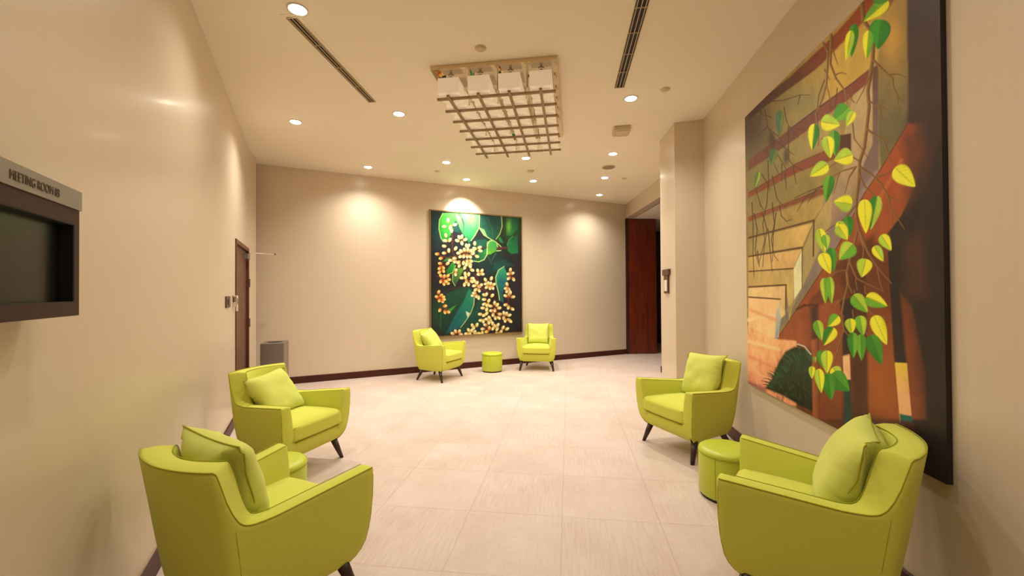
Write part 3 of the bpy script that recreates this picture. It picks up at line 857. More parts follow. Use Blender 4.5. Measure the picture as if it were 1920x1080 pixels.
        prof = np.sin(np.pi*uc**.62)**.75*(1-.12*uc)
        hw_ = wd/2*prof
        sd = np.minimum(hw_-np.abs(v_), np.minimum(u, 1-u)*L)
        a = np.clip(.5+sd/(2*soft), 0, 1)*(u > -.05)*(u < 1.05)
        q = np.clip(v_/np.maximum(hw_, .3), -1, 1)
        k = np.clip(.5+q*3, 0, 1)[:, None]
        c_ = np.array(lin(cA))*(1-k)+np.array(lin(cB))*k
        vn = np.abs(((uc*7-np.abs(q)*1.6) % 1)-.5)
        dark = (.75*np.exp(-(q*wd/2/1.3)**2)+.30*np.exp(-(vn/.10)**2)*(np.abs(q) < .85))*.6
        dark = np.clip(dark, 0, .8)[:, None]
        c_ = c_*(1-dark)+np.array(lin(vein))*dark
        ed = np.clip((np.abs(q)-.72)/.28, 0, 1)[:, None]*edge
        c_ = c_*(1-ed)+np.array(lin(vein))*ed
        c_ = c_*(1+s.N[2][idx]*.3)[:, None]
        if rim is not None:
            rk = np.exp(-((hw_-np.abs(v_))/1.1)**2)[:, None]*.9; c_ = c_*(1-rk)+np.array(lin(rim))*rk
        s.put(idx, a, c_)
    def blob(s, x, y, rx, ry, ang, col, col2=None, soft=.5, alpha=1):
        m_ = max(rx, ry)+2; idx = np.nonzero(s.box(x-m_, x+m_, y-m_, y+m_))
        if len(idx[0]) == 0: return
        X = s.X[idx]-x; Y = s.Y[idx]-y; c_, n_ = math.cos(ang), math.sin(ang); u = (X*c_+Y*n_)/rx; v_ = (-X*n_+Y*c_)/ry
        r_ = np.hypot(u, v_); a = np.clip(.5+(1-r_)*min(rx, ry)/(2*soft), 0, 1)*alpha
        k = np.clip(.5+u*.7, 0, 1)[:, None]
        cc_ = np.array(lin(col))*(1-k)+np.array(lin(col2 or col))*k
        s.put(idx, a, cc_)
    def glow(s, x, y, rx, ry, col, amt):
        idx = np.nonzero(s.box(x-2*rx, x+2*rx, y-2*ry, y+2*ry))
        a = amt*np.exp(-(((s.X[idx]-x)/rx)**2+((s.Y[idx]-y)/ry)**2)*1.5)
        s.put(idx, a, np.array(lin(col))[None, :])
    def build(s, name, P0, d, n, parent, rough, gain=1.0):
        off_ = 0.0
        nv = s.nx*s.ny
        co = np.stack([s.UU.ravel(), np.full(nv, 0.0), s.ZZ.ravel()], 1)
        me_ = bpy.data.meshes.new(name); nf = (s.nx-1)*(s.ny-1)
        me_.vertices.add(nv); me_.vertices.foreach_set('co', co.ravel().astype(np.float32))
        i = np.arange(nv).reshape(s.ny, s.nx)
        q = np.stack([i[:-1, :-1].ravel(), i[:-1, 1:].ravel(), i[1:, 1:].ravel(), i[1:, :-1].ravel()], 1)
        if (d[0]*n[1]-d[1]*n[0]) > 0: q = q[:, ::-1]
        me_.loops.add(nf*4); me_.loops.foreach_set('vertex_index', q.ravel().astype(np.int32))
        me_.polygons.add(nf); me_.polygons.foreach_set('loop_start', np.arange(0, nf*4, 4, dtype=np.int32))
        me_.update(calc_edges=True)
        r_, g_ = s.C[..., 0], s.C[..., 1]; s.C[..., 0] = np.where(r_ > 3*g_, r_*.82, r_)
        ca_ = me_.color_attributes.new('paint', 'FLOAT_COLOR', 'POINT')
        c_ = np.ones((nv, 4), np.float32); c_[:, :3] = np.clip(s.C.reshape(-1, 3)*gain, 0.002, .95)
        ca_.data.foreach_set('color', c_.ravel())
        mt = bpy.data.materials.new(name+'_paint'); mt.use_nodes = True; nt = mt.node_tree; b = nt.nodes['Principled BSDF']
        vc = nt.nodes.new('ShaderNodeVertexColor'); vc.layer_name = 'paint'; nt.links.new(vc.outputs[0], b.inputs['Base Color'])
        b.inputs['Roughness'].default_value = rough; b.inputs['Specular IOR Level'].default_value = .25
        me_.materials.append(mt)
        o_ = bpy.data.objects.new(name, me_); C.objects.link(o_); o_.parent = parent
        return o_

def painting(name, label, Pa, Pb, z0, z1, n, depth, side_mat, frame_w, step, draw, rough, gain):
    """Pa -> Pb along the wall on the canvas plane; the stretcher reaches back to the wall"""
    Pa = Vector(Pa[:2]); Pb = Vector(Pb[:2]); d = (Pb-Pa).normalized(); Wd = (Pb-Pa).length
    mtx_ = wall_mtx(Pa, d, n)
    r_ = bpy.data.objects.new(name, None); C.objects.link(r_); r_.matrix_world = mtx_
    tag(r_, label, 'painting')
    cv = Canvas(Pa, d, n, Wd, z0, z1, step); draw(cv)
    cv.build('canvas', Pa, d, n, r_, rough, gain)
    bm = bmesh.new(); add_box(bm, 0.001, Wd-.001, -depth+.001, -.002, z0+.001, z1-.001); new_obj('stretcher', bm, side_mat, r_)
    if frame_w:
        bm = bmesh.new(); f = frame_w
        for (x0, x1, za, zb_) in ((-f, 0, z0-f, z1+f), (Wd, Wd+f, z0-f, z1+f), (0, Wd, z0-f, z0), (0, Wd, z1, z1+f)):
            add_box(bm, x0, x1, -depth+.001, .008, za, zb_)
        new_obj('frame', bm, M['frame_metal'], r_)
    return r_

def c4(L): return [(1380+x/2.348, y/2.348) for x, y in L]
def c5(L): return [(1380+x/2.25, 440+y/2.25) for x, y in L]
def t5(L): return [(1390+x/3.375, 460+y/3.375) for x, y in L]
def t6(L): return [(1580+x/3.373, 460+y/3.373) for x, y in L]
YL, LG, GR, DG, MG = (222, 222, 50), (165, 195, 60), (100, 165, 45), (44, 120, 36), (70, 140, 40)

def draw_vine(v):
    OC, OLV, RED = (178, 150, 84), (120, 112, 66), (122, 62, 42)
    v.poly([(1380, -400), (2000, -400), (2000, 1100), (1380, 1100)], (160, 136, 74), 1, (128, 112, 66), ((1640, 60), (1420, 420)))
    # shadowy olive corner at the far top
    v.glow(1405, 250, 60, 110, (58, 44, 38), .95)
    v.glow(1440, 330, 60, 70, OLV, .6); v.glow(1500, 190, 40, 30, (120, 118, 74), .7)
    # receding cornice bands
    v.poly([(1395, 200), (1403, 205), (1480, 145), (1560, 70), (1640, -20), (1760, -160), (1850, -300), (1850, -230), (1690, -20), (1665, 20), (1600, 62), (1530, 130), (1440, 196), (1403, 225)], (150, 66, 38), 1.5, (66, 42, 38), ((1620, 20), (1430, 200)))
    v.poly([(1403, 300), (1480, 243), (1540, 198), (1600, 155), (1634, 126), (1634, 150), (1600, 180), (1540, 224), (1490, 262), (1403, 322)], (132, 64, 46), 1.2, (104, 62, 46), ((1600, 150), (1420, 300)))
    v.poly([(1403, 361), (1494, 306), (1547, 283), (1580, 262), (1580, 292), (1566, 298), (1499, 322), (1403, 371)], (134, 66, 46), 1.2)
    v.poly([(1403, 407), (1466, 384), (1540, 355), (1550, 352), (1550, 362), (1540, 365), (1466, 392), (1403, 416)], (134, 70, 48), 1.2)
    v.line([(1480, 243), (1540, 198), (1600, 155), (1634, 126)], 2.2, (70, 40, 30))
    v.poly([(1403, 320), (1490, 264), (1575, 222), (1575, 258), (1494, 304), (1403, 358)], (156, 140, 84), 1.5, OLV, ((1560, 240), (1420, 320)), alpha=.6)
    v.poly([(1403, 418), (1540, 368), (1560, 360), (1526, 412), (1403, 444)], (172, 146, 82), 1.5, (134, 118, 72), ((1520, 390), (1410, 430)), alpha=.85)
    v.poly([(1404, 448), (1524, 418), (1504, 462), (1404, 478)], (200, 168, 98), 1.2, (140, 126, 76), ((1510, 440), (1410, 460)))
    # pale vertical return of the cornices and the purple grey wall
    v.poly([(1600, 178), (1636, 150), (1640, 300), (1600, 360), (1560, 440), (1530, 500), (1523, 470), (1545, 370), (1560, 352), (1590, 300), (1580, 262)], (176, 154, 104), 1.2, (140, 116, 98), ((1600, 200), (1580, 420)))
    v.poly([(1575, 253), (1596, 250), (1596, 292), (1575, 297)], (86, 44, 34), 1)
    v.poly([(1636, 128), (1648, 118), (1647, 330), (1650, 318), (1618, 366), (1600, 400), (1610, 330), (1636, 270)], (96, 66, 58), 1.5, (124, 102, 98), ((1642, 130), (1620, 360)))
    v.poly([(1548, 362), (1556, 358), (1556, 420), (1548, 440)], (90, 64, 44), 1)
    v.poly([(1600, 380), (1640, 320), (1650, 318), (1570, 462), (1462, 618), (1473, 560), (1506, 540), (1527, 480), (1560, 420)], (138, 116, 106), 1.5, (112, 104, 98), ((1600, 380), (1470, 600)))
    # olive and amber pillar at the right of the centre
    v.poly([(1647, 80), (1700, -60), (1830, -400), (1900, -400), (1790, -50), (1700, 120), (1706, 235), (1652, 316), (1647, 250)], (150, 122, 62), 2, (104, 96, 66), ((1680, 20), (1670, 230)))
    v.glow(1672, 70, 22, 60, (190, 148, 66), .8)
    v.poly([(1560, 100), (1600, 60), (1650, 10), (1658, 60), (1640, 122), (1600, 152), (1545, 192)], (184, 150, 66), 2, alpha=.75)
    # dark upright at the right, running to the near edge
    v.poly([(1700, -60), (1780, -400), (2000, -400), (2000, 1100), (1720, 1100), (1712, 800), (1690, 520), (1700, 400), (1730, 260), (1702, 235)], (66, 52, 48), 3, (36, 30, 32), ((1700, 100), (1770, 700)))
    v.poly([(1652, 450), (1700, 380), (1760, 260), (2000, 300), (2000, 1100), (1680, 1100)], (44, 35, 34), 5)
    # orange beam
    v.poly([(1702, 232), (1748, 226), (1722, 330), (1690, 404), (1652, 452), (1600, 540), (1560, 590), (1500, 640), (1456, 637), (1530, 525), (1574, 456), (1620, 364), (1652, 316)], (172, 76, 40), 1.5, (150, 72, 40), ((1690, 260), (1500, 620)))
    v.poly([(1690, 255), (1760, 220), (1740, 330), (1700, 400), (1700, 330)], (84, 52, 40), 10, alpha=.75)
    v.glow(1748, 228, 30, 44, (58, 44, 40), 1.0); v.glow(1740, 250, 22, 40, (58, 44, 40), .9); v.glow(1722, 222, 30, 22, (60, 46, 42), .95); v.glow(1728, 330, 20, 50, (62, 44, 38), .6)
    v.line([(1702, 232), (1652, 316), (1620, 364), (1574, 456), (1530, 525), (1456, 637)], 1.6, (90, 46, 30))
    v.line([(1690, 300), (1650, 370), (1620, 420)], 5, (190, 98, 54), soft=3)
    # steps at the left
    v.poly([(1403, 482), (1503, 467), (1488, 503), (1403, 508)], (206, 168, 108), 1.2, (170, 146, 88), ((1490, 480), (1403, 495)))
    v.poly([(1403, 510), (1488, 505), (1488, 560), (1480, 600), (1474, 534), (1403, 538)], (184, 160, 96), 1.2, (170, 144, 86), ((1490, 520), (1403, 520)))
    v.poly([(1403, 540), (1472, 536), (1472, 590), (1462, 600), (1462, 560), (1403, 556)], (206, 176, 120), 1.2)
    v.poly([(1403, 558), (1462, 562), (1460, 632), (1403, 640)], (222, 180, 128), 1.2)
    v.poly([(1455, 590), (1462, 565), (1464, 600), (1458, 635), (1453, 640)], (186, 184, 158), 1.2, (120, 140, 150), ((1460, 570), (1458, 632)))
    v.poly([(1527, 416), (1560, 360), (1558, 420), (1523, 500), (1480, 590), (1474, 580), (1489, 564), (1504, 540), (1505, 470)], (166, 146, 92), 1.2, (150, 134, 90), ((1540, 400), (1490, 560)))
    for L_, w_ in (([(1404, 446), (1526, 413)], 3.2), ([(1526, 413), (1525, 480)], 3), ([(1404, 481), (1504, 464)], 2.8), ([(1504, 464), (1504, 540)], 1.6), ([(1404, 509), (1488, 503)], 2.2), ([(1404, 538), (1474, 534)], 2.8), ([(1474, 534), (1473, 580)], 2.2), ([(1404, 557), (1463, 561)], 2.4)):
        v.line(L_, w_, (92, 52, 32))
    v.poly([(1503, 470), (1488, 504), (1489, 562), (1503, 540)], (212, 212, 164), 1)
    v.line([(1404, 362), (1494, 306), (1547, 283)], 1.4, (90, 48, 34)); v.line([(1404, 407), (1466, 384), (1540, 355)], 1.2, (96, 54, 36))
    # sunset and ground
    v.poly([(1380, 600), (1456, 636), (1500, 640), (1500, 760), (1380, 760)], (226, 172, 116), 2, (216, 142, 108), ((1420, 610), (1430, 720)), tex=.12)
    for (a_, b_, c_) in (((1403, 640), (1460, 655), (240, 196, 140)), ((1405, 668), (1450, 690), (206, 134, 100)), ((1403, 600), (1450, 590), (238, 196, 150)), ((1404, 580), (1455, 600), (204, 146, 100)), ((1405, 690), (1440, 712), (232, 164, 124))):
        v.line([a_, b_], 5, c_, soft=3)
    v.poly([(1380, 706), (1436, 726), (1436, 760), (1380, 740)], (170, 96, 92), 3)
    # rust columns below the beam
    v.poly([(1494, 640), (1520, 560), (1600, 480), (1668, 440), (1700, 1100), (1490, 1100)], (120, 58, 32), 2, (100, 48, 28), ((1560, 500), (1600, 800)))
    v.poly([(1560, 500), (1600, 462), (1640, 440), (1650, 700), (1624, 730), (1600, 640), (1590, 560)], (92, 44, 28), 6, alpha=.9)
    v.poly(t6([(60, 200), (140, 180), (170, 1100), (60, 1100)]), (84, 42, 30), 3)
    v.poly(t6([(150, 150), (290, 120), (330, 740), (360, 1100), (165, 1100)]), (158, 78, 36), 3, (120, 60, 34), ((1640, 690), (1650, 560)))
    v.glow(1648, 730, 18, 60, (170, 88, 34), .7)
    v.poly(t6([(165, 100), (300, 60), (300, 400), (160, 360)]), (112, 52, 32), 6, alpha=.8)
    v.poly(t6([(285, 40), (380, 0), (365, 280), (385, 560), (410, 742), (328, 742), (310, 460)]), (42, 34, 32), 1.5)
    v.poly(t6([(365, 300), (440, 400), (520, 800), (530, 1100), (430, 1100), (405, 740), (385, 540)]), (112, 54, 34), 3, (140, 68, 40), ((1690, 560), (1705, 760)))
    v.poly(t6([(450, 420), (700, 300), (700, 1100), (520, 1100), (490, 800)]), (44, 34, 32), 14, alpha=.9)
    v.poly([(1690, 460), (1730, 430), (1740, 560), (1700, 560)], (78, 48, 38), 12, alpha=.6)
    v.poly(t6([(330, 741), (407, 745), (420, 900), (440, 1130), (362, 1120)]), (212, 180, 72), 1, (226, 164, 116), ((1690, 690), (1695, 745)))
    v.poly(t6([(360, 1065), (440, 1080), (446, 1150), (366, 1130)]), (24, 92, 80), 1.2)
    v.poly(t6([(362, 1105), (450, 1120), (470, 1500), (380, 1500)]), (70, 40, 34), 2)
    v.glow(1640, 800, 40, 26, (56, 32, 26), .9); v.glow(1600, 790, 40, 24, (64, 34, 26), .8); v.glow(1705, 830, 30, 30, (48, 32, 30), .9)
    v.poly([(1580, 667), (1593, 663), (1595, 712), (1582, 712)], (226, 178, 132), 1)
    v.poly([(1582, 712), (1595, 712), (1597, 800), (1584, 800)], (26, 58, 50), 1.2)
    v.poly([(1575, 560), (1600, 560), (1603, 640), (1596, 664), (1580, 667), (1574, 640)], (48, 34, 32), 3)
    v.poly(t5([(485, 380), (620, 340), (640, 500), (635, 1100), (500, 1100)]), (146, 70, 40), 2, (120, 56, 34), ((1550, 700), (1550, 760)))
    v.poly(t5([(350, 405), (475, 385), (478, 600), (440, 665), (352, 620)]), (158, 76, 44), 1.5, (110, 56, 38), ((1500, 600), (1530, 600)))
    v.poly(t5([(440, 400), (485, 380), (480, 660), (450, 600)]), (64, 40, 36), 4)
    v.poly(t5([(445, 600), (482, 590), (496, 1130), (452, 1130)]), (162, 84, 48), 1.5, (110, 56, 36), ((1524, 700), (1537, 700)))
    v.line(t5([(350, 405), (400, 380), (480, 378)]), 4, (70, 40, 32), soft=2)
    # dark green shrub with a frayed crown
    bush = t5([(150, 905), (190, 850), (215, 790), (240, 730), (280, 670), (340, 640), (400, 655), (445, 700), (450, 1050), (380, 1020), (260, 950)])
    v.poly(bush, (30, 46, 30), 2, (22, 28, 24), ((1480, 670), (1490, 760)), tex=.25)
    rr = random.Random(3)
    for k in range(46):
        t = k/45; bx = 1446+t*74; by = 722-math.sin(min(1, t*1.15)*math.pi/2)*58+rr.uniform(0, 14)
        a_ = math.radians(205+t*60+rr.uniform(-8, 8)); ln = rr.uniform(12, 22)
        v.line([(bx, by), (bx+ln*.6*math.cos(a_), by+ln*.6*math.sin(a_)), (bx+ln*math.cos(a_)-2, by+ln*math.sin(a_)+2)], 3.2, rr.choice([(26, 60, 42), (34, 78, 56), (28, 50, 34)]), .6, .5)
    for k in range(60):
        bx = rr.uniform(1452, 1518); by = rr.uniform(690, 755)
        v.line([(bx, by), (bx+rr.uniform(-5, 0), by-rr.uniform(4, 9))], 1.4, (46, 74, 52), .5, .5)
    v.line(t5([(355, 625), (400, 640), (440, 690)]), 2, (190, 190, 170))
    # hanging twigs, thin ones at the left
    TW = (92, 62, 36); TD = (84, 58, 38)
    thin = [[(1434, 205), (1440, 240), (1452, 262), (1448, 300), (1462, 330)], [(1452, 262), (1475, 280), (1488, 290)], [(1440, 240), (1462, 258), (1470, 275)],
            [(1447, 190), (1470, 188), (1500, 178), (1519, 178)], [(1500, 180), (1496, 196)], [(1470, 200), (1474, 225), (1480, 238), (1508, 245)],
            [(1480, 238), (1497, 258)], [(1458, 290), (1470, 310), (1478, 322)], [(1478, 238), (1479, 300), (1490, 312), (1507, 320)], [(1487, 312), (1493, 345)],
            [(1428, 326), (1440, 345), (1444, 358)], [(1415, 345), (1426, 385), (1434, 396)], [(1448, 330), (1456, 370), (1462, 380), (1474, 388)],
            [(1462, 385), (1465, 405), (1475, 415), (1486, 411)], [(1414, 400), (1420, 430), (1416, 470), (1422, 495)], [(1430, 400), (1438, 430), (1432, 470), (1430, 500)],
            [(1448, 380), (1452, 420), (1446, 450), (1452, 480), (1460, 490)], [(1440, 300), (1441, 340), (1438, 380), (1430, 420), (1434, 450), (1424, 490)],
            [(1455, 400), (1450, 440), (1448, 490)], [(1410, 380), (1412, 420), (1412, 480), (1414, 520)], [(1440, 430), (1444, 470), (1448, 510)], [(1420, 470), (1424, 500)],
            [(1466, 308), (1466, 340)], [(1472, 325), (1474, 356)], [(1546, 348), (1510, 370), (1495, 396)], [(1530, 355), (1515, 380)], [(1548, 346), (1500, 366), (1490, 372)],
            [(1546, 150), (1535, 180), (1532, 210), (1534, 240)], [(1550, 160), (1556, 185), (1558, 205)], [(1570, 165), (1566, 200)], [(1546, 130), (1556, 150)],
            [(1428, 200), (1424, 230), (1416, 250)], [(1436, 240), (1420, 255)], [(1446, 220), (1430, 215), (1420, 200)]]
    for L_ in thin: v.line(L_, 2.0, (72, 52, 34), 1.1, .5)
    v.blob(1447, 262, 7, 14, 0, (58, 44, 36), soft=3, alpha=.8); v.blob(1474, 292, 5, 16, 0, (58, 42, 34), soft=3, alpha=.8)
    main4 = [([(555, -60), (555, 15), (562, 90), (590, 130), (605, 190), (602, 260), (592, 330), (580, 400), (586, 470), (576, 560), (565, 650), (545, 710), (540, 800), (530, 880), (530, 960), (545, 1020), (562, 1085)], 10, 7),
             ([(602, 262), (650, 310), (690, 345), (692, 380), (715, 430), (748, 462)], 6, 2.5), ([(668, 328), (712, 326), (762, 346)], 5, 2), ([(710, 425), (718, 502)], 3.5, 2),
             ([(585, 445), (620, 465), (655, 475), (686, 512)], 5, 2), ([(628, 470), (642, 520), (662, 552)], 3.5, 2), ([(578, 570), (620, 600), (665, 615), (725, 662)], 6, 2.5),
             ([(650, 618), (668, 670), (685, 728)], 4, 2), ([(545, 735), (600, 770), (640, 810), (670, 865), (725, 890)], 6, 2.5), ([(620, 780), (660, 765), (705, 742)], 5, 3),
             ([(668, 862), (685, 930), (688, 1002)], 4, 2), ([(688, 925), (742, 1008)], 4, 2), ([(545, 712), (520, 695), (508, 690)], 4, 3), ([(528, 735), (470, 752), (425, 776)], 4, 2),
             ([(525, 738), (498, 780), (480, 850)], 5, 2), ([(513, 545), (520, 610), (550, 650), (595, 718)], 4, 2), ([(545, 770), (565, 820), (612, 862)], 5, 3),
             ([(385, 190), (405, 228), (403, 290), (398, 370), (382, 430), (352, 500), (365, 590), (362, 640)], 6, 2.5), ([(420, 155), (415, 280), (440, 345), (480, 400), (520, 452)], 7, 3),
             ([(425, 218), (448, 285)], 4, 2), ([(440, 328), (462, 320), (486, 326)], 4, 2), ([(480, 400), (492, 470)], 4, 2), ([(398, 370), (416, 442)], 3, 1.5), ([(590, 330), (560, 400), (530, 455)], 3.5, 2),
             ([(530, 900), (480, 960), (420, 1000), (360, 1045)], 5, 2), ([(440, 715), (405, 742)], 3, 2), ([(455, 760), (430, 850)], 3, 1.5), ([(375, 610), (390, 620)], 3, 2), ([(610, 1010), (628, 1045)], 3, 2)]
    for L_, a_, b_ in main4: v.line(c4(L_), a_*.82, TW, b_*.75, .6, hi=(150, 116, 66))
    main5 = [([(512, -20), (505, 20), (482, 100), (468, 160), (472, 210), (455, 280), (447, 330), (455, 400), (442, 445), (425, 500), (408, 565)], 7, 3),
             ([(470, 160), (475, 210), (490, 245)], 5, 3), ([(482, 120), (510, 185), (560, 210), (620, 237)], 5, 2.5), ([(520, -20), (560, 80), (600, 140), (657, 206)], 7, 2.5),
             ([(540, 60), (535, 100)], 4, 3), ([(598, 145), (605, 190), (622, 242)], 4, 2), ([(465, 150), (430, 155), (385, 185)], 4, 2.5), ([(420, 300), (450, 268)], 4, 3),
             ([(455, 345), (430, 340)], 3, 2), ([(436, 470), (405, 470), (370, 488)], 4, 3), ([(455, 400), (475, 425)], 4, 3), ([(545, 215), (545, 245), (555, 252)], 3, 2.5),
             ([(560, 315), (590, 345)], 4, 2.5), ([(492, 320), (495, 350)], 3, 2.5), ([(430, 480), (444, 560)], 3, 2), ([(505, 190), (512, 235)], 3, 2), ([(548, 410), (565, 435)], 3, 2.5), ([(500, 235), (500, 260)], 3, 3)]
    for L_, a_, b_ in main5: v.line(c5(L_), a_*.85, TW, b_*.8, .6, hi=(156, 114, 70))
    # leaves
    DU = (96, 120, 52); DV = (60, 96, 58)
    LV4 = [((195, 485), (190, 600), 40, DU, (70, 110, 90)), ((170, 655), (155, 725), 40, DU, DV), ((100, 755), (82, 828), 24, (140, 170, 60), DU),
           ((668, 0), (562, 95), 66, YL, GR), ((600, -20), (690, -10), 70, GR, MG),
           ((522, 105), (508, 252), 46, DG, MG), ((508, 135), (484, 267), 42, LG, YL), ((640, 85), (625, 217), 96, DG, (54, 140, 40)), ((585, 135), (574, 262), 50, GR, YL),
           ((495, 470), (430, 530), 80, GR, MG), ((375, 535), (458, 550), 78, LG, YL), ((518, 490), (485, 556), 42, YL, LG), ((346, 545), (335, 662), 52, DG, YL),
           ((432, 575), (438, 688), 52, DG, GR), ((400, 600), (415, 697), 60, YL, LG), ((512, 680), (432, 706), 80, YL, LG), ((403, 722), (325, 776), 64, YL, LG), ((415, 772), (395, 890), 52, DG, GR),
           ((700, 738), (789, 822), 88, YL, (232, 232, 60)), ((512, 900), (430, 888), 80, LG, YL), ((622, 862), (592, 1012), 62, LG, DG), ((566, 878), (572, 1027), 66, YL, (232, 226, 48)),
           ((492, 952), (502, 1042), 48, DG, MG), ((450, 975), (490, 1057), 50, LG, YL)]
    for b_, t_, w_, cA, cB in LV4:
        (bx, by), (tx, ty) = c4([b_, t_]); v.leaf((bx, by), (tx, ty), w_/2.348, cA, cB, vein=(40, 74, 24))
    LV5 = [((400, 55), (412, 158), 46, MG, DG), ((350, -25), (375, 80), 50, YL, LG), ((375, 0), (385, 60), 40, LG, GR), ((362, 78), (398, 165), 58, YL, (232, 232, 60)), ((494, 40), (436, 106), 76, GR, LG), ((430, -40), (470, 22), 60, YL, LG),
           ((612, 2), (655, 67), 52, YL, LG), ((583, 48), (622, 113), 46, LG, YL), ((548, 102), (530, 180), 70, YL, LG), ((372, 182), (378, 291), 40, GR, LG), ((394, 178), (403, 291), 38, LG, GR),
           ((494, 255), (555, 328), 64, LG, GR), ((548, 262), (639, 302), 66, YL, GR), ((582, 342), (636, 465), 66, YL, (228, 228, 60)), ((520, 342), (537, 427), 54, LG, GR), ((480, 354), (488, 420), 50, YL, LG),
           ((528, 420), (530, 532), 46, MG, GR), ((492, 412), (495, 521), 50, GR, DG), ((568, 425), (614, 549), 68, MG, DG), ((340, 362), (362, 447), 46, LG, GR), ((432, 342), (388, 388), 54, YL, GR), ((412, 392), (370, 467), 60, YL, DG),
           ((408, 560), (444, 610), 54, LG, YL), ((400, 590), (478, 660), 86, MG, DG), ((385, 585), (402, 697), 66, MG, DG), ((358, 488), (366, 560), 44, DG, MG), ((383, 488), (384, 586), 54, YL, LG), ((320, 555), (320, 607), 30, YL, LG), ((348, 566), (360, 668), 44, YL, LG), ((330, 515), (334, 540), 16, LG, GR)]
    for b_, t_, w_, cA, cB in LV5:
        (bx, by), (tx, ty) = c5([b_, t_]); v.leaf((bx, by), (tx, ty), w_/2.25, cA, cB, vein=(40, 78, 24))

def g3(L): return [(790+x/4.076, 380+y/4.076) for x, y in L]
def draw_flowers(v):
    v.poly([(780, 360), (1000, 360), (1000, 660), (780, 660)], (36, 34, 38), 1)
    v.glow(820, 430, 20, 40, (24, 70, 64), .8); v.glow(905, 470, 40, 30, (22, 66, 56), .8); v.glow(960, 430, 26, 40, (36, 84, 34), .7)
    v.glow(830, 590, 30, 36, (28, 72, 50), .85); v.glow(890, 600, 26, 30, (20, 70, 54), .8); v.glow(930, 500, 30, 24, (24, 58, 54), .8); v.glow(968, 520, 10, 60, (46, 36, 44), .8)
    v.glow(845, 500, 20, 16, (64, 30, 28), .7); v.glow(900, 540, 26, 16, (58, 36, 40), .7)
    def pl(L_, c_, c2=None, ax=None, soft=.8, **k): v.poly(g3(L_), c_, soft, c2, g3(ax) if ax else None, **k)
    RIM = (178, 206, 120)
    def rim(L_, w_=1.4, c_=RIM): v.line(g3(L_), w_, c_, soft=.5)
    # upper right dark leaf, with light rim
    pl([(440, 100), (450, 190), (480, 250), (540, 285), (600, 250), (618, 180), (612, 100)], (28, 66, 60), (34, 92, 66), [(560, 110), (500, 270)])
    pl([(445, 190), (480, 205), (510, 270), (470, 240)], (120, 176, 110))
    rim([(612, 100), (618, 180), (600, 240), (570, 280)]); rim([(445, 195), (480, 248), (540, 285)]); rim([(500, 110), (540, 200), (550, 280)], .8, (60, 110, 80))
    # bright leaves at the top left
    pl([(160, 80), (270, 80), (330, 90), (250, 200), (200, 290), (165, 290), (138, 230), (134, 150)], (70, 184, 60), (36, 140, 50), [(200, 90), (180, 280)])
    rim([(165, 82), (138, 130), (134, 200), (150, 270), (170, 300)])
    pl([(300, 80), (445, 95), (440, 190), (400, 260), (365, 310), (320, 240), (330, 160)], (90, 196, 110), (24, 116, 70), [(360, 90), (370, 300)])
    v.glow(*g3([(385, 130)])[0], 12, 14, (130, 226, 90), .7)
    rim([(445, 95), (442, 190), (410, 250), (380, 290)])
    pl([(262, 84), (300, 110), (322, 170), (318, 240), (296, 200), (276, 140)], (126, 206, 110), (60, 160, 80), [(270, 90), (310, 220)])
    pl([(262, 130), (282, 170), (300, 230), (250, 220), (236, 180)], (26, 70, 60))
    # small leaf in the middle, lower leaf, right ones
    pl([(410, 290), (500, 280), (500, 350), (420, 340)], (30, 84, 66), soft=2)
    pl([(400, 440), (440, 380), (500, 350), (500, 400), (480, 440), (440, 455)], (40, 124, 62), (26, 80, 50), [(480, 370), (420, 450)])
    rim([(505, 300), (500, 400), (480, 435), (440, 452), (395, 446)])
    pl([(505, 300), (530, 288), (565, 292), (582, 330), (570, 370), (530, 395), (508, 395)], (60, 150, 80), (90, 160, 50), [(550, 300), (520, 385)])
    rim([(505, 396), (505, 320), (520, 294), (548, 288), (575, 305), (584, 340)]); rim([(580, 310), (610, 338)], 1.6); rim([(575, 368), (608, 366)], 1.6)
    pl([(585, 270), (605, 260), (628, 310), (600, 300)], (50, 128, 60))
    pl([(655, 330), (672, 275), (735, 245), (740, 385), (690, 392), (660, 370)], (36, 116, 66), (28, 84, 56), [(680, 360), (740, 260)])
    rim([(655, 325), (668, 285), (700, 255)], .9, (90, 150, 90))
    pl([(650, 250), (655, 160), (690, 110), (745, 115), (740, 200), (690, 250)], (40, 106, 56), (30, 80, 60), [(670, 200), (740, 150)]); v.glow(*g3([(668, 180)])[0], 5, 14, (110, 190, 60), .8)
    v.line(g3([(470, 345), (500, 342)]), 2, (96, 40, 40)); v.line(g3([(585, 350), (655, 345)]), 4, (96, 48, 48))
    rim([(505, 400), (540, 470)], 1, (70, 90, 70)); rim([(572, 380), (540, 440)], 1, (80, 110, 80))
    pl([(545, 520), (560, 460), (640, 440), (700, 480), (640, 490), (590, 520)], (26, 72, 66), soft=3)
    # blue green leaf at the right
    pl([(570, 560), (590, 515), (632, 488), (655, 540), (660, 590), (640, 640), (620, 690), (628, 765), (596, 745), (585, 680), (570, 620)], (44, 138, 104), (30, 90, 84), [(590, 540), (650, 640)])
    pl([(600, 560), (650, 600), (630, 640), (585, 620)], (28, 96, 104), soft=4); rim([(632, 488), (590, 515), (568, 570), (572, 620), (588, 680), (598, 745)])
    # large leaf at the lower left
    pl([(130, 760), (200, 690), (300, 650), (370, 645), (400, 690), (405, 760), (370, 850), (320, 930), (240, 990), (170, 1000), (130, 900)], (28, 68, 52), (24, 52, 44), [(200, 700), (200, 950)], soft=2)
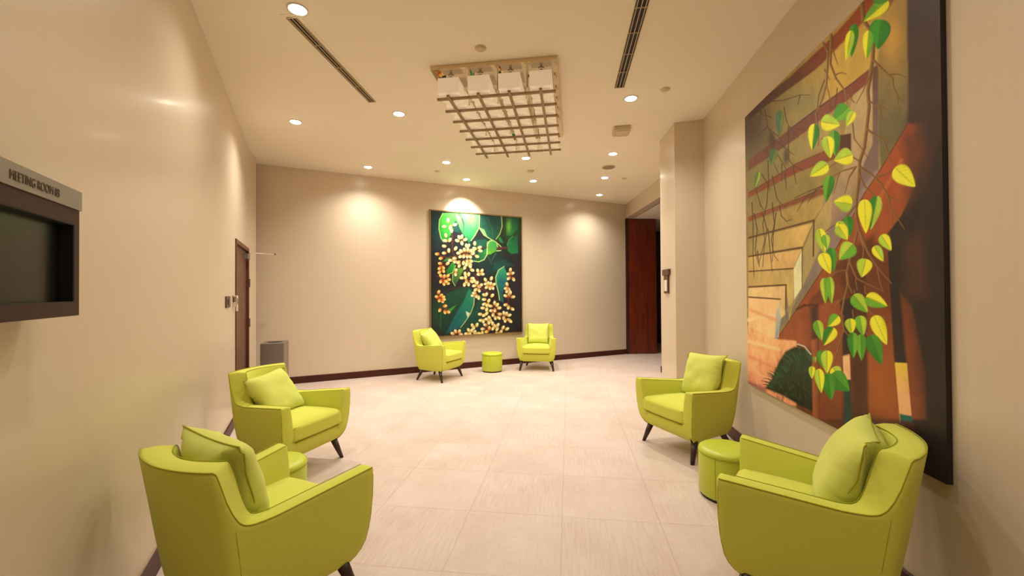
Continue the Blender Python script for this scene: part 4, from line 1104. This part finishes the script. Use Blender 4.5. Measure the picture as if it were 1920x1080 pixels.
    pl([(365, 655), (402, 700), (405, 770), (380, 840), (330, 920), (290, 960), (190, 1000), (230, 910), (290, 810), (330, 740)], (34, 118, 84), (22, 88, 92), [(390, 700), (240, 930)], soft=1.2)
    rim([(405, 720), (402, 780), (375, 850), (335, 910), (300, 955)], 1.5, (160, 180, 110)); pl([(340, 830), (372, 845), (355, 885)], (190, 206, 170))
    pl([(240, 540), (270, 500), (330, 500), (290, 580), (255, 640), (238, 600)], (96, 140, 50), (40, 70, 44), [(300, 510), (260, 620)]); rim([(240, 545), (238, 600), (258, 636)], 1, (170, 196, 100))
    pl([(190, 520), (240, 450), (262, 480), (240, 530), (200, 550)], (40, 140, 50), (26, 100, 40), [(250, 460), (200, 540)]); rim([(262, 480), (240, 535), (200, 550)], 1, (180, 210, 90))
    pl([(160, 450), (190, 425), (230, 410), (195, 450)], (60, 120, 50))
    pl([(200, 820), (270, 780), (215, 845)], (60, 140, 50)); v.line(g3([(150, 830), (145, 950)]), 1.6, (40, 96, 60)); v.line(g3([(160, 700), (220, 660), (320, 640)]), 1.6, (70, 44, 44))
    v.line(g3([(300, 1000), (420, 830), (470, 700)]), 6, (22, 74, 56), soft=3)
    # stems
    for L_ in ([(225, 170), (235, 260), (240, 380), (260, 420)], [(110, 395), (200, 420), (300, 400)], [(120, 560), (180, 590)], [(110, 720), (170, 760), (190, 830)], [(330, 440), (350, 520), (345, 600)], [(400, 540), (480, 660), (560, 720)],
               [(560, 740), (560, 830), (500, 900), (500, 980)], [(560, 830), (620, 880), (690, 850)], [(680, 540), (690, 570)], [(655, 640), (665, 720), (660, 790)], [(440, 650), (520, 690)]):
        v.line(g3(L_), 2.4, (96, 50, 36), 1.2)
    # buds: x, y, direction (deg) the pale tip points to, warmth
    CR, YE, OR = (246, 234, 172), (246, 222, 120), (206, 110, 44)
    def bud(x, y, a_, warm=0, L_=17, w_=11):
        (px0, py0), = g3([(x, y)]); t = math.radians(a_)
        base = (190+int(20*warm), 150-int(60*warm), 80-int(40*warm)) if warm else (214, 176, 96)
        v.blob(px0+.5, py0+.6, (L_+5)/4.076, (w_+5)/4.076, t, (40, 28, 26), soft=.8, alpha=.55)
        v.blob(px0, py0, L_/4.076, w_/4.076, t, base, CR if warm < .6 else YE, soft=.5)
    B = [(205, 135, -90, 0), (175, 182, 180, 0), (222, 188, 100, 0), (255, 168, -10, 0), (230, 212, 80, 0), (188, 250, -100, 0), (184, 290, 200, 0), (218, 285, -60, 0), (275, 290, 200, 0), (290, 265, -120, 0), (310, 260, -80, 0), (335, 282, -20, 0), (310, 308, 80, 0),
         (175, 332, 190, 0), (175, 385, 180, .3), (210, 366, -90, 0), (262, 350, -60, 0), (122, 392, 180, .9), (150, 425, 170, .9), (240, 440, 180, .2), (222, 440, 170, .2), (345, 330, -100, 0), (360, 330, -60, 0), (408, 312, -90, 0), (408, 350, 200, 0), (445, 342, -20, 0), (450, 368, 10, 0), (395, 368, 170, 0),
         (285, 385, 180, 0), (305, 370, -140, .3), (330, 362, -110, .3), (355, 362, -80, .3), (378, 368, -50, .3), (392, 390, -20, .2), (300, 412, 160, .2), (325, 408, 100, .4), (350, 408, 80, .4), (425, 410, 20, 0), (372, 412, 40, .2), (255, 425, 180, .3), (260, 452, 160, .3), (285, 455, 140, .3), (290, 480, 110, .3), (322, 460, 100, 0), (350, 448, 90, .2), (378, 445, 30, .2), (372, 470, 40, 0), (332, 495, 110, 0), (345, 470, 90, 0), (388, 515, 20, 0), (372, 485, 60, 0),
         (200, 465, -40, .2), (145, 465, 190, 1), (165, 495, 40, .9), (140, 500, 140, 1), (168, 520, 60, .9), (140, 530, 140, .9), (265, 520, -80, .2), (262, 545, 90, .2),
         (150, 560, -130, 1), (175, 565, -80, .9), (200, 560, -30, .8), (208, 588, 0, .8), (200, 615, 20, .8), (172, 618, 70, .9), (150, 600, 120, 1), (185, 600, 20, .7),
         (132, 685, -70, 1), (120, 720, 200, 1), (150, 710, -40, .9), (165, 720, 0, .9), (140, 745, 120, 1), (160, 752, 50, .9), (180, 790, -10, .8), (142, 820, 120, .9), (180, 835, 80, .9), (205, 835, 20, .8), (170, 740, 0, .8),
         (335, 545, -100, 0), (362, 548, -80, 0), (310, 575, 180, 0), (338, 572, -90, 0), (390, 578, 0, 0), (330, 625, 100, 0), (360, 622, 80, 0), (385, 602, 30, 0), (345, 600, 90, .3),
         (432, 522, -110, .2), (462, 522, -60, .2), (440, 548, 180, .2), (465, 545, 10, .2), (408, 600, -120, 0), (425, 615, -60, 0), (405, 635, 170, 0), (440, 640, 20, .2), (455, 630, -30, .2), (415, 665, 140, 0), (440, 670, 60, .2), (395, 708, 160, .2), (420, 712, 90, .2), (438, 725, 90, 0), (405, 690, 180, .2),
         (490, 590, -120, 0), (535, 580, -70, 0), (495, 620, 170, .2), (512, 618, -90, .2), (530, 622, -80, .2), (552, 625, -20, .2), (500, 645, 140, .2), (525, 650, 90, .3), (545, 650, 60, .2),
         (680, 515, -80, .2), (695, 540, -20, .3), (668, 545, 180, .2), (668, 578, 140, .2), (704, 585, 60, .2), (655, 625, -110, .3), (648, 655, 170, .3), (668, 662, 60, .3), (655, 675, 120, .3),
         (645, 712, 200, .4), (672, 702, -90, .3), (700, 720, -10, .3), (645, 780, 170, .1), (665, 800, 100, .2), (695, 812, 30, .2), (680, 690, -80, .2)]
    B += [(482, 705, -160, 0), (496, 702, -60, 0), (542, 710, -50, 0), (480, 740, 180, 0), (515, 750, -60, 0), (480, 775, 160, 0), (505, 782, 140, 0), (470, 805, 180, 0), (500, 815, 110, 0), (560, 768, -90, .1), (580, 782, -60, 0), (530, 790, 190, .2), (595, 805, -10, 0), (535, 825, 180, .4), (562, 822, 90, .5), (450, 852, 180, 0), (480, 860, 150, 0), (500, 845, 120, 0), (548, 855, 100, .1), (565, 880, 80, .1), (600, 852, 10, 0), (592, 880, 40, 0), (632, 845, -110, 0), (650, 850, -70, .2), (672, 860, -20, 0),
          (455, 900, 180, 0), (475, 905, 100, 0), (500, 890, 180, 0), (520, 880, -120, 0), (530, 905, 100, 0), (515, 915, 80, 0), (668, 895, 20, 0), (680, 905, 40, 0), (630, 880, 90, .2), (640, 900, 90, .3), (390, 940, -110, 0), (425, 935, -70, 0), (400, 955, 90, 0), (490, 935, 200, .2), (545, 925, -100, 0), (560, 940, 60, 0), (548, 960, 120, 0), (585, 935, -60, 0), (580, 965, 120, 0), (625, 955, -60, 0), (655, 965, -30, 0), (610, 985, 120, 0), (500, 985, 160, .7), (470, 965, 180, .2), (465, 995, 100, 0),
          (240, 1000, 200, .3), (262, 985, -110, .4), (290, 985, -70, .5), (300, 1005, 20, .5), (345, 1002, 180, 0), (362, 975, -120, 0), (385, 978, -70, 0), (372, 1005, 90, 0), (408, 990, -60, 0), (420, 1005, 60, 0), (575, 1000, 90, .1), (600, 1002, 60, .1), (520, 960, -90, .8), (440, 1000, 20, 0)]
    for x, y, a_, wm in B: bud(x, y, a_, wm)
    for x, y in ((345, 395), (150, 480), (160, 590), (125, 735), (190, 815), (352, 600), (575, 840), (500, 945), (680, 555), (665, 720), (610, 860)):
        (qx, qy), = g3([(x, y)]); v.glow(qx, qy, 3.2, 3.2, (150, 62, 28), .75)

# vine painting on the right wall
dep = .025
Pr = Vector(r1)+nR*dep
qa = on_wall(1402, 700, Pr, nR); qb = on_wall(1770, 500, Pr, nR)
zlo = (on_wall(1403, 722, Pr, nR).z+on_wall(1780, 905, Pr, nR).z)/2; zhi = (on_wall(1403, 213, Pr, nR).z+on_wall(1616, 6, Pr, nR).z)/2
print('VINE', zlo, zhi, on_wall(1403, 722, Pr, nR).z, on_wall(1780, 905, Pr, nR).z, on_wall(1403, 213, Pr, nR).z, on_wall(1616, 6, Pr, nR).z, (qa-qb).length)
painting('vine_painting', 'tall unframed painting of a leafy vine before cornices and rust columns, on the right wall', qb, qa, zlo, zhi, nR, dep, M['frame_dark'], 0, .0034, draw_vine, .45, 1.35)
# flower painting on the back wall
Pk = B1+nB*.04
qa = on_wall(808, 500, Pk, nB); qb = on_wall(977.5, 500, Pk, nB)
zlo = (on_wall(809, 631, Pk, nB).z+on_wall(978, 622, Pk, nB).z)/2; zhi = (on_wall(806, 396, Pk, nB).z+on_wall(977, 407, Pk, nB).z)/2
print('FLOW', zlo, zhi, on_wall(809, 631, Pk, nB).z, on_wall(978, 622, Pk, nB).z, (qa-qb).length)
painting('flower_painting', 'painting of cream and orange buds among deep green leaves, on the back wall', qa, qb, zlo, zhi, nB, .04, M['frame_dark'], .022, .0065, draw_flowers, .4, 1.0)
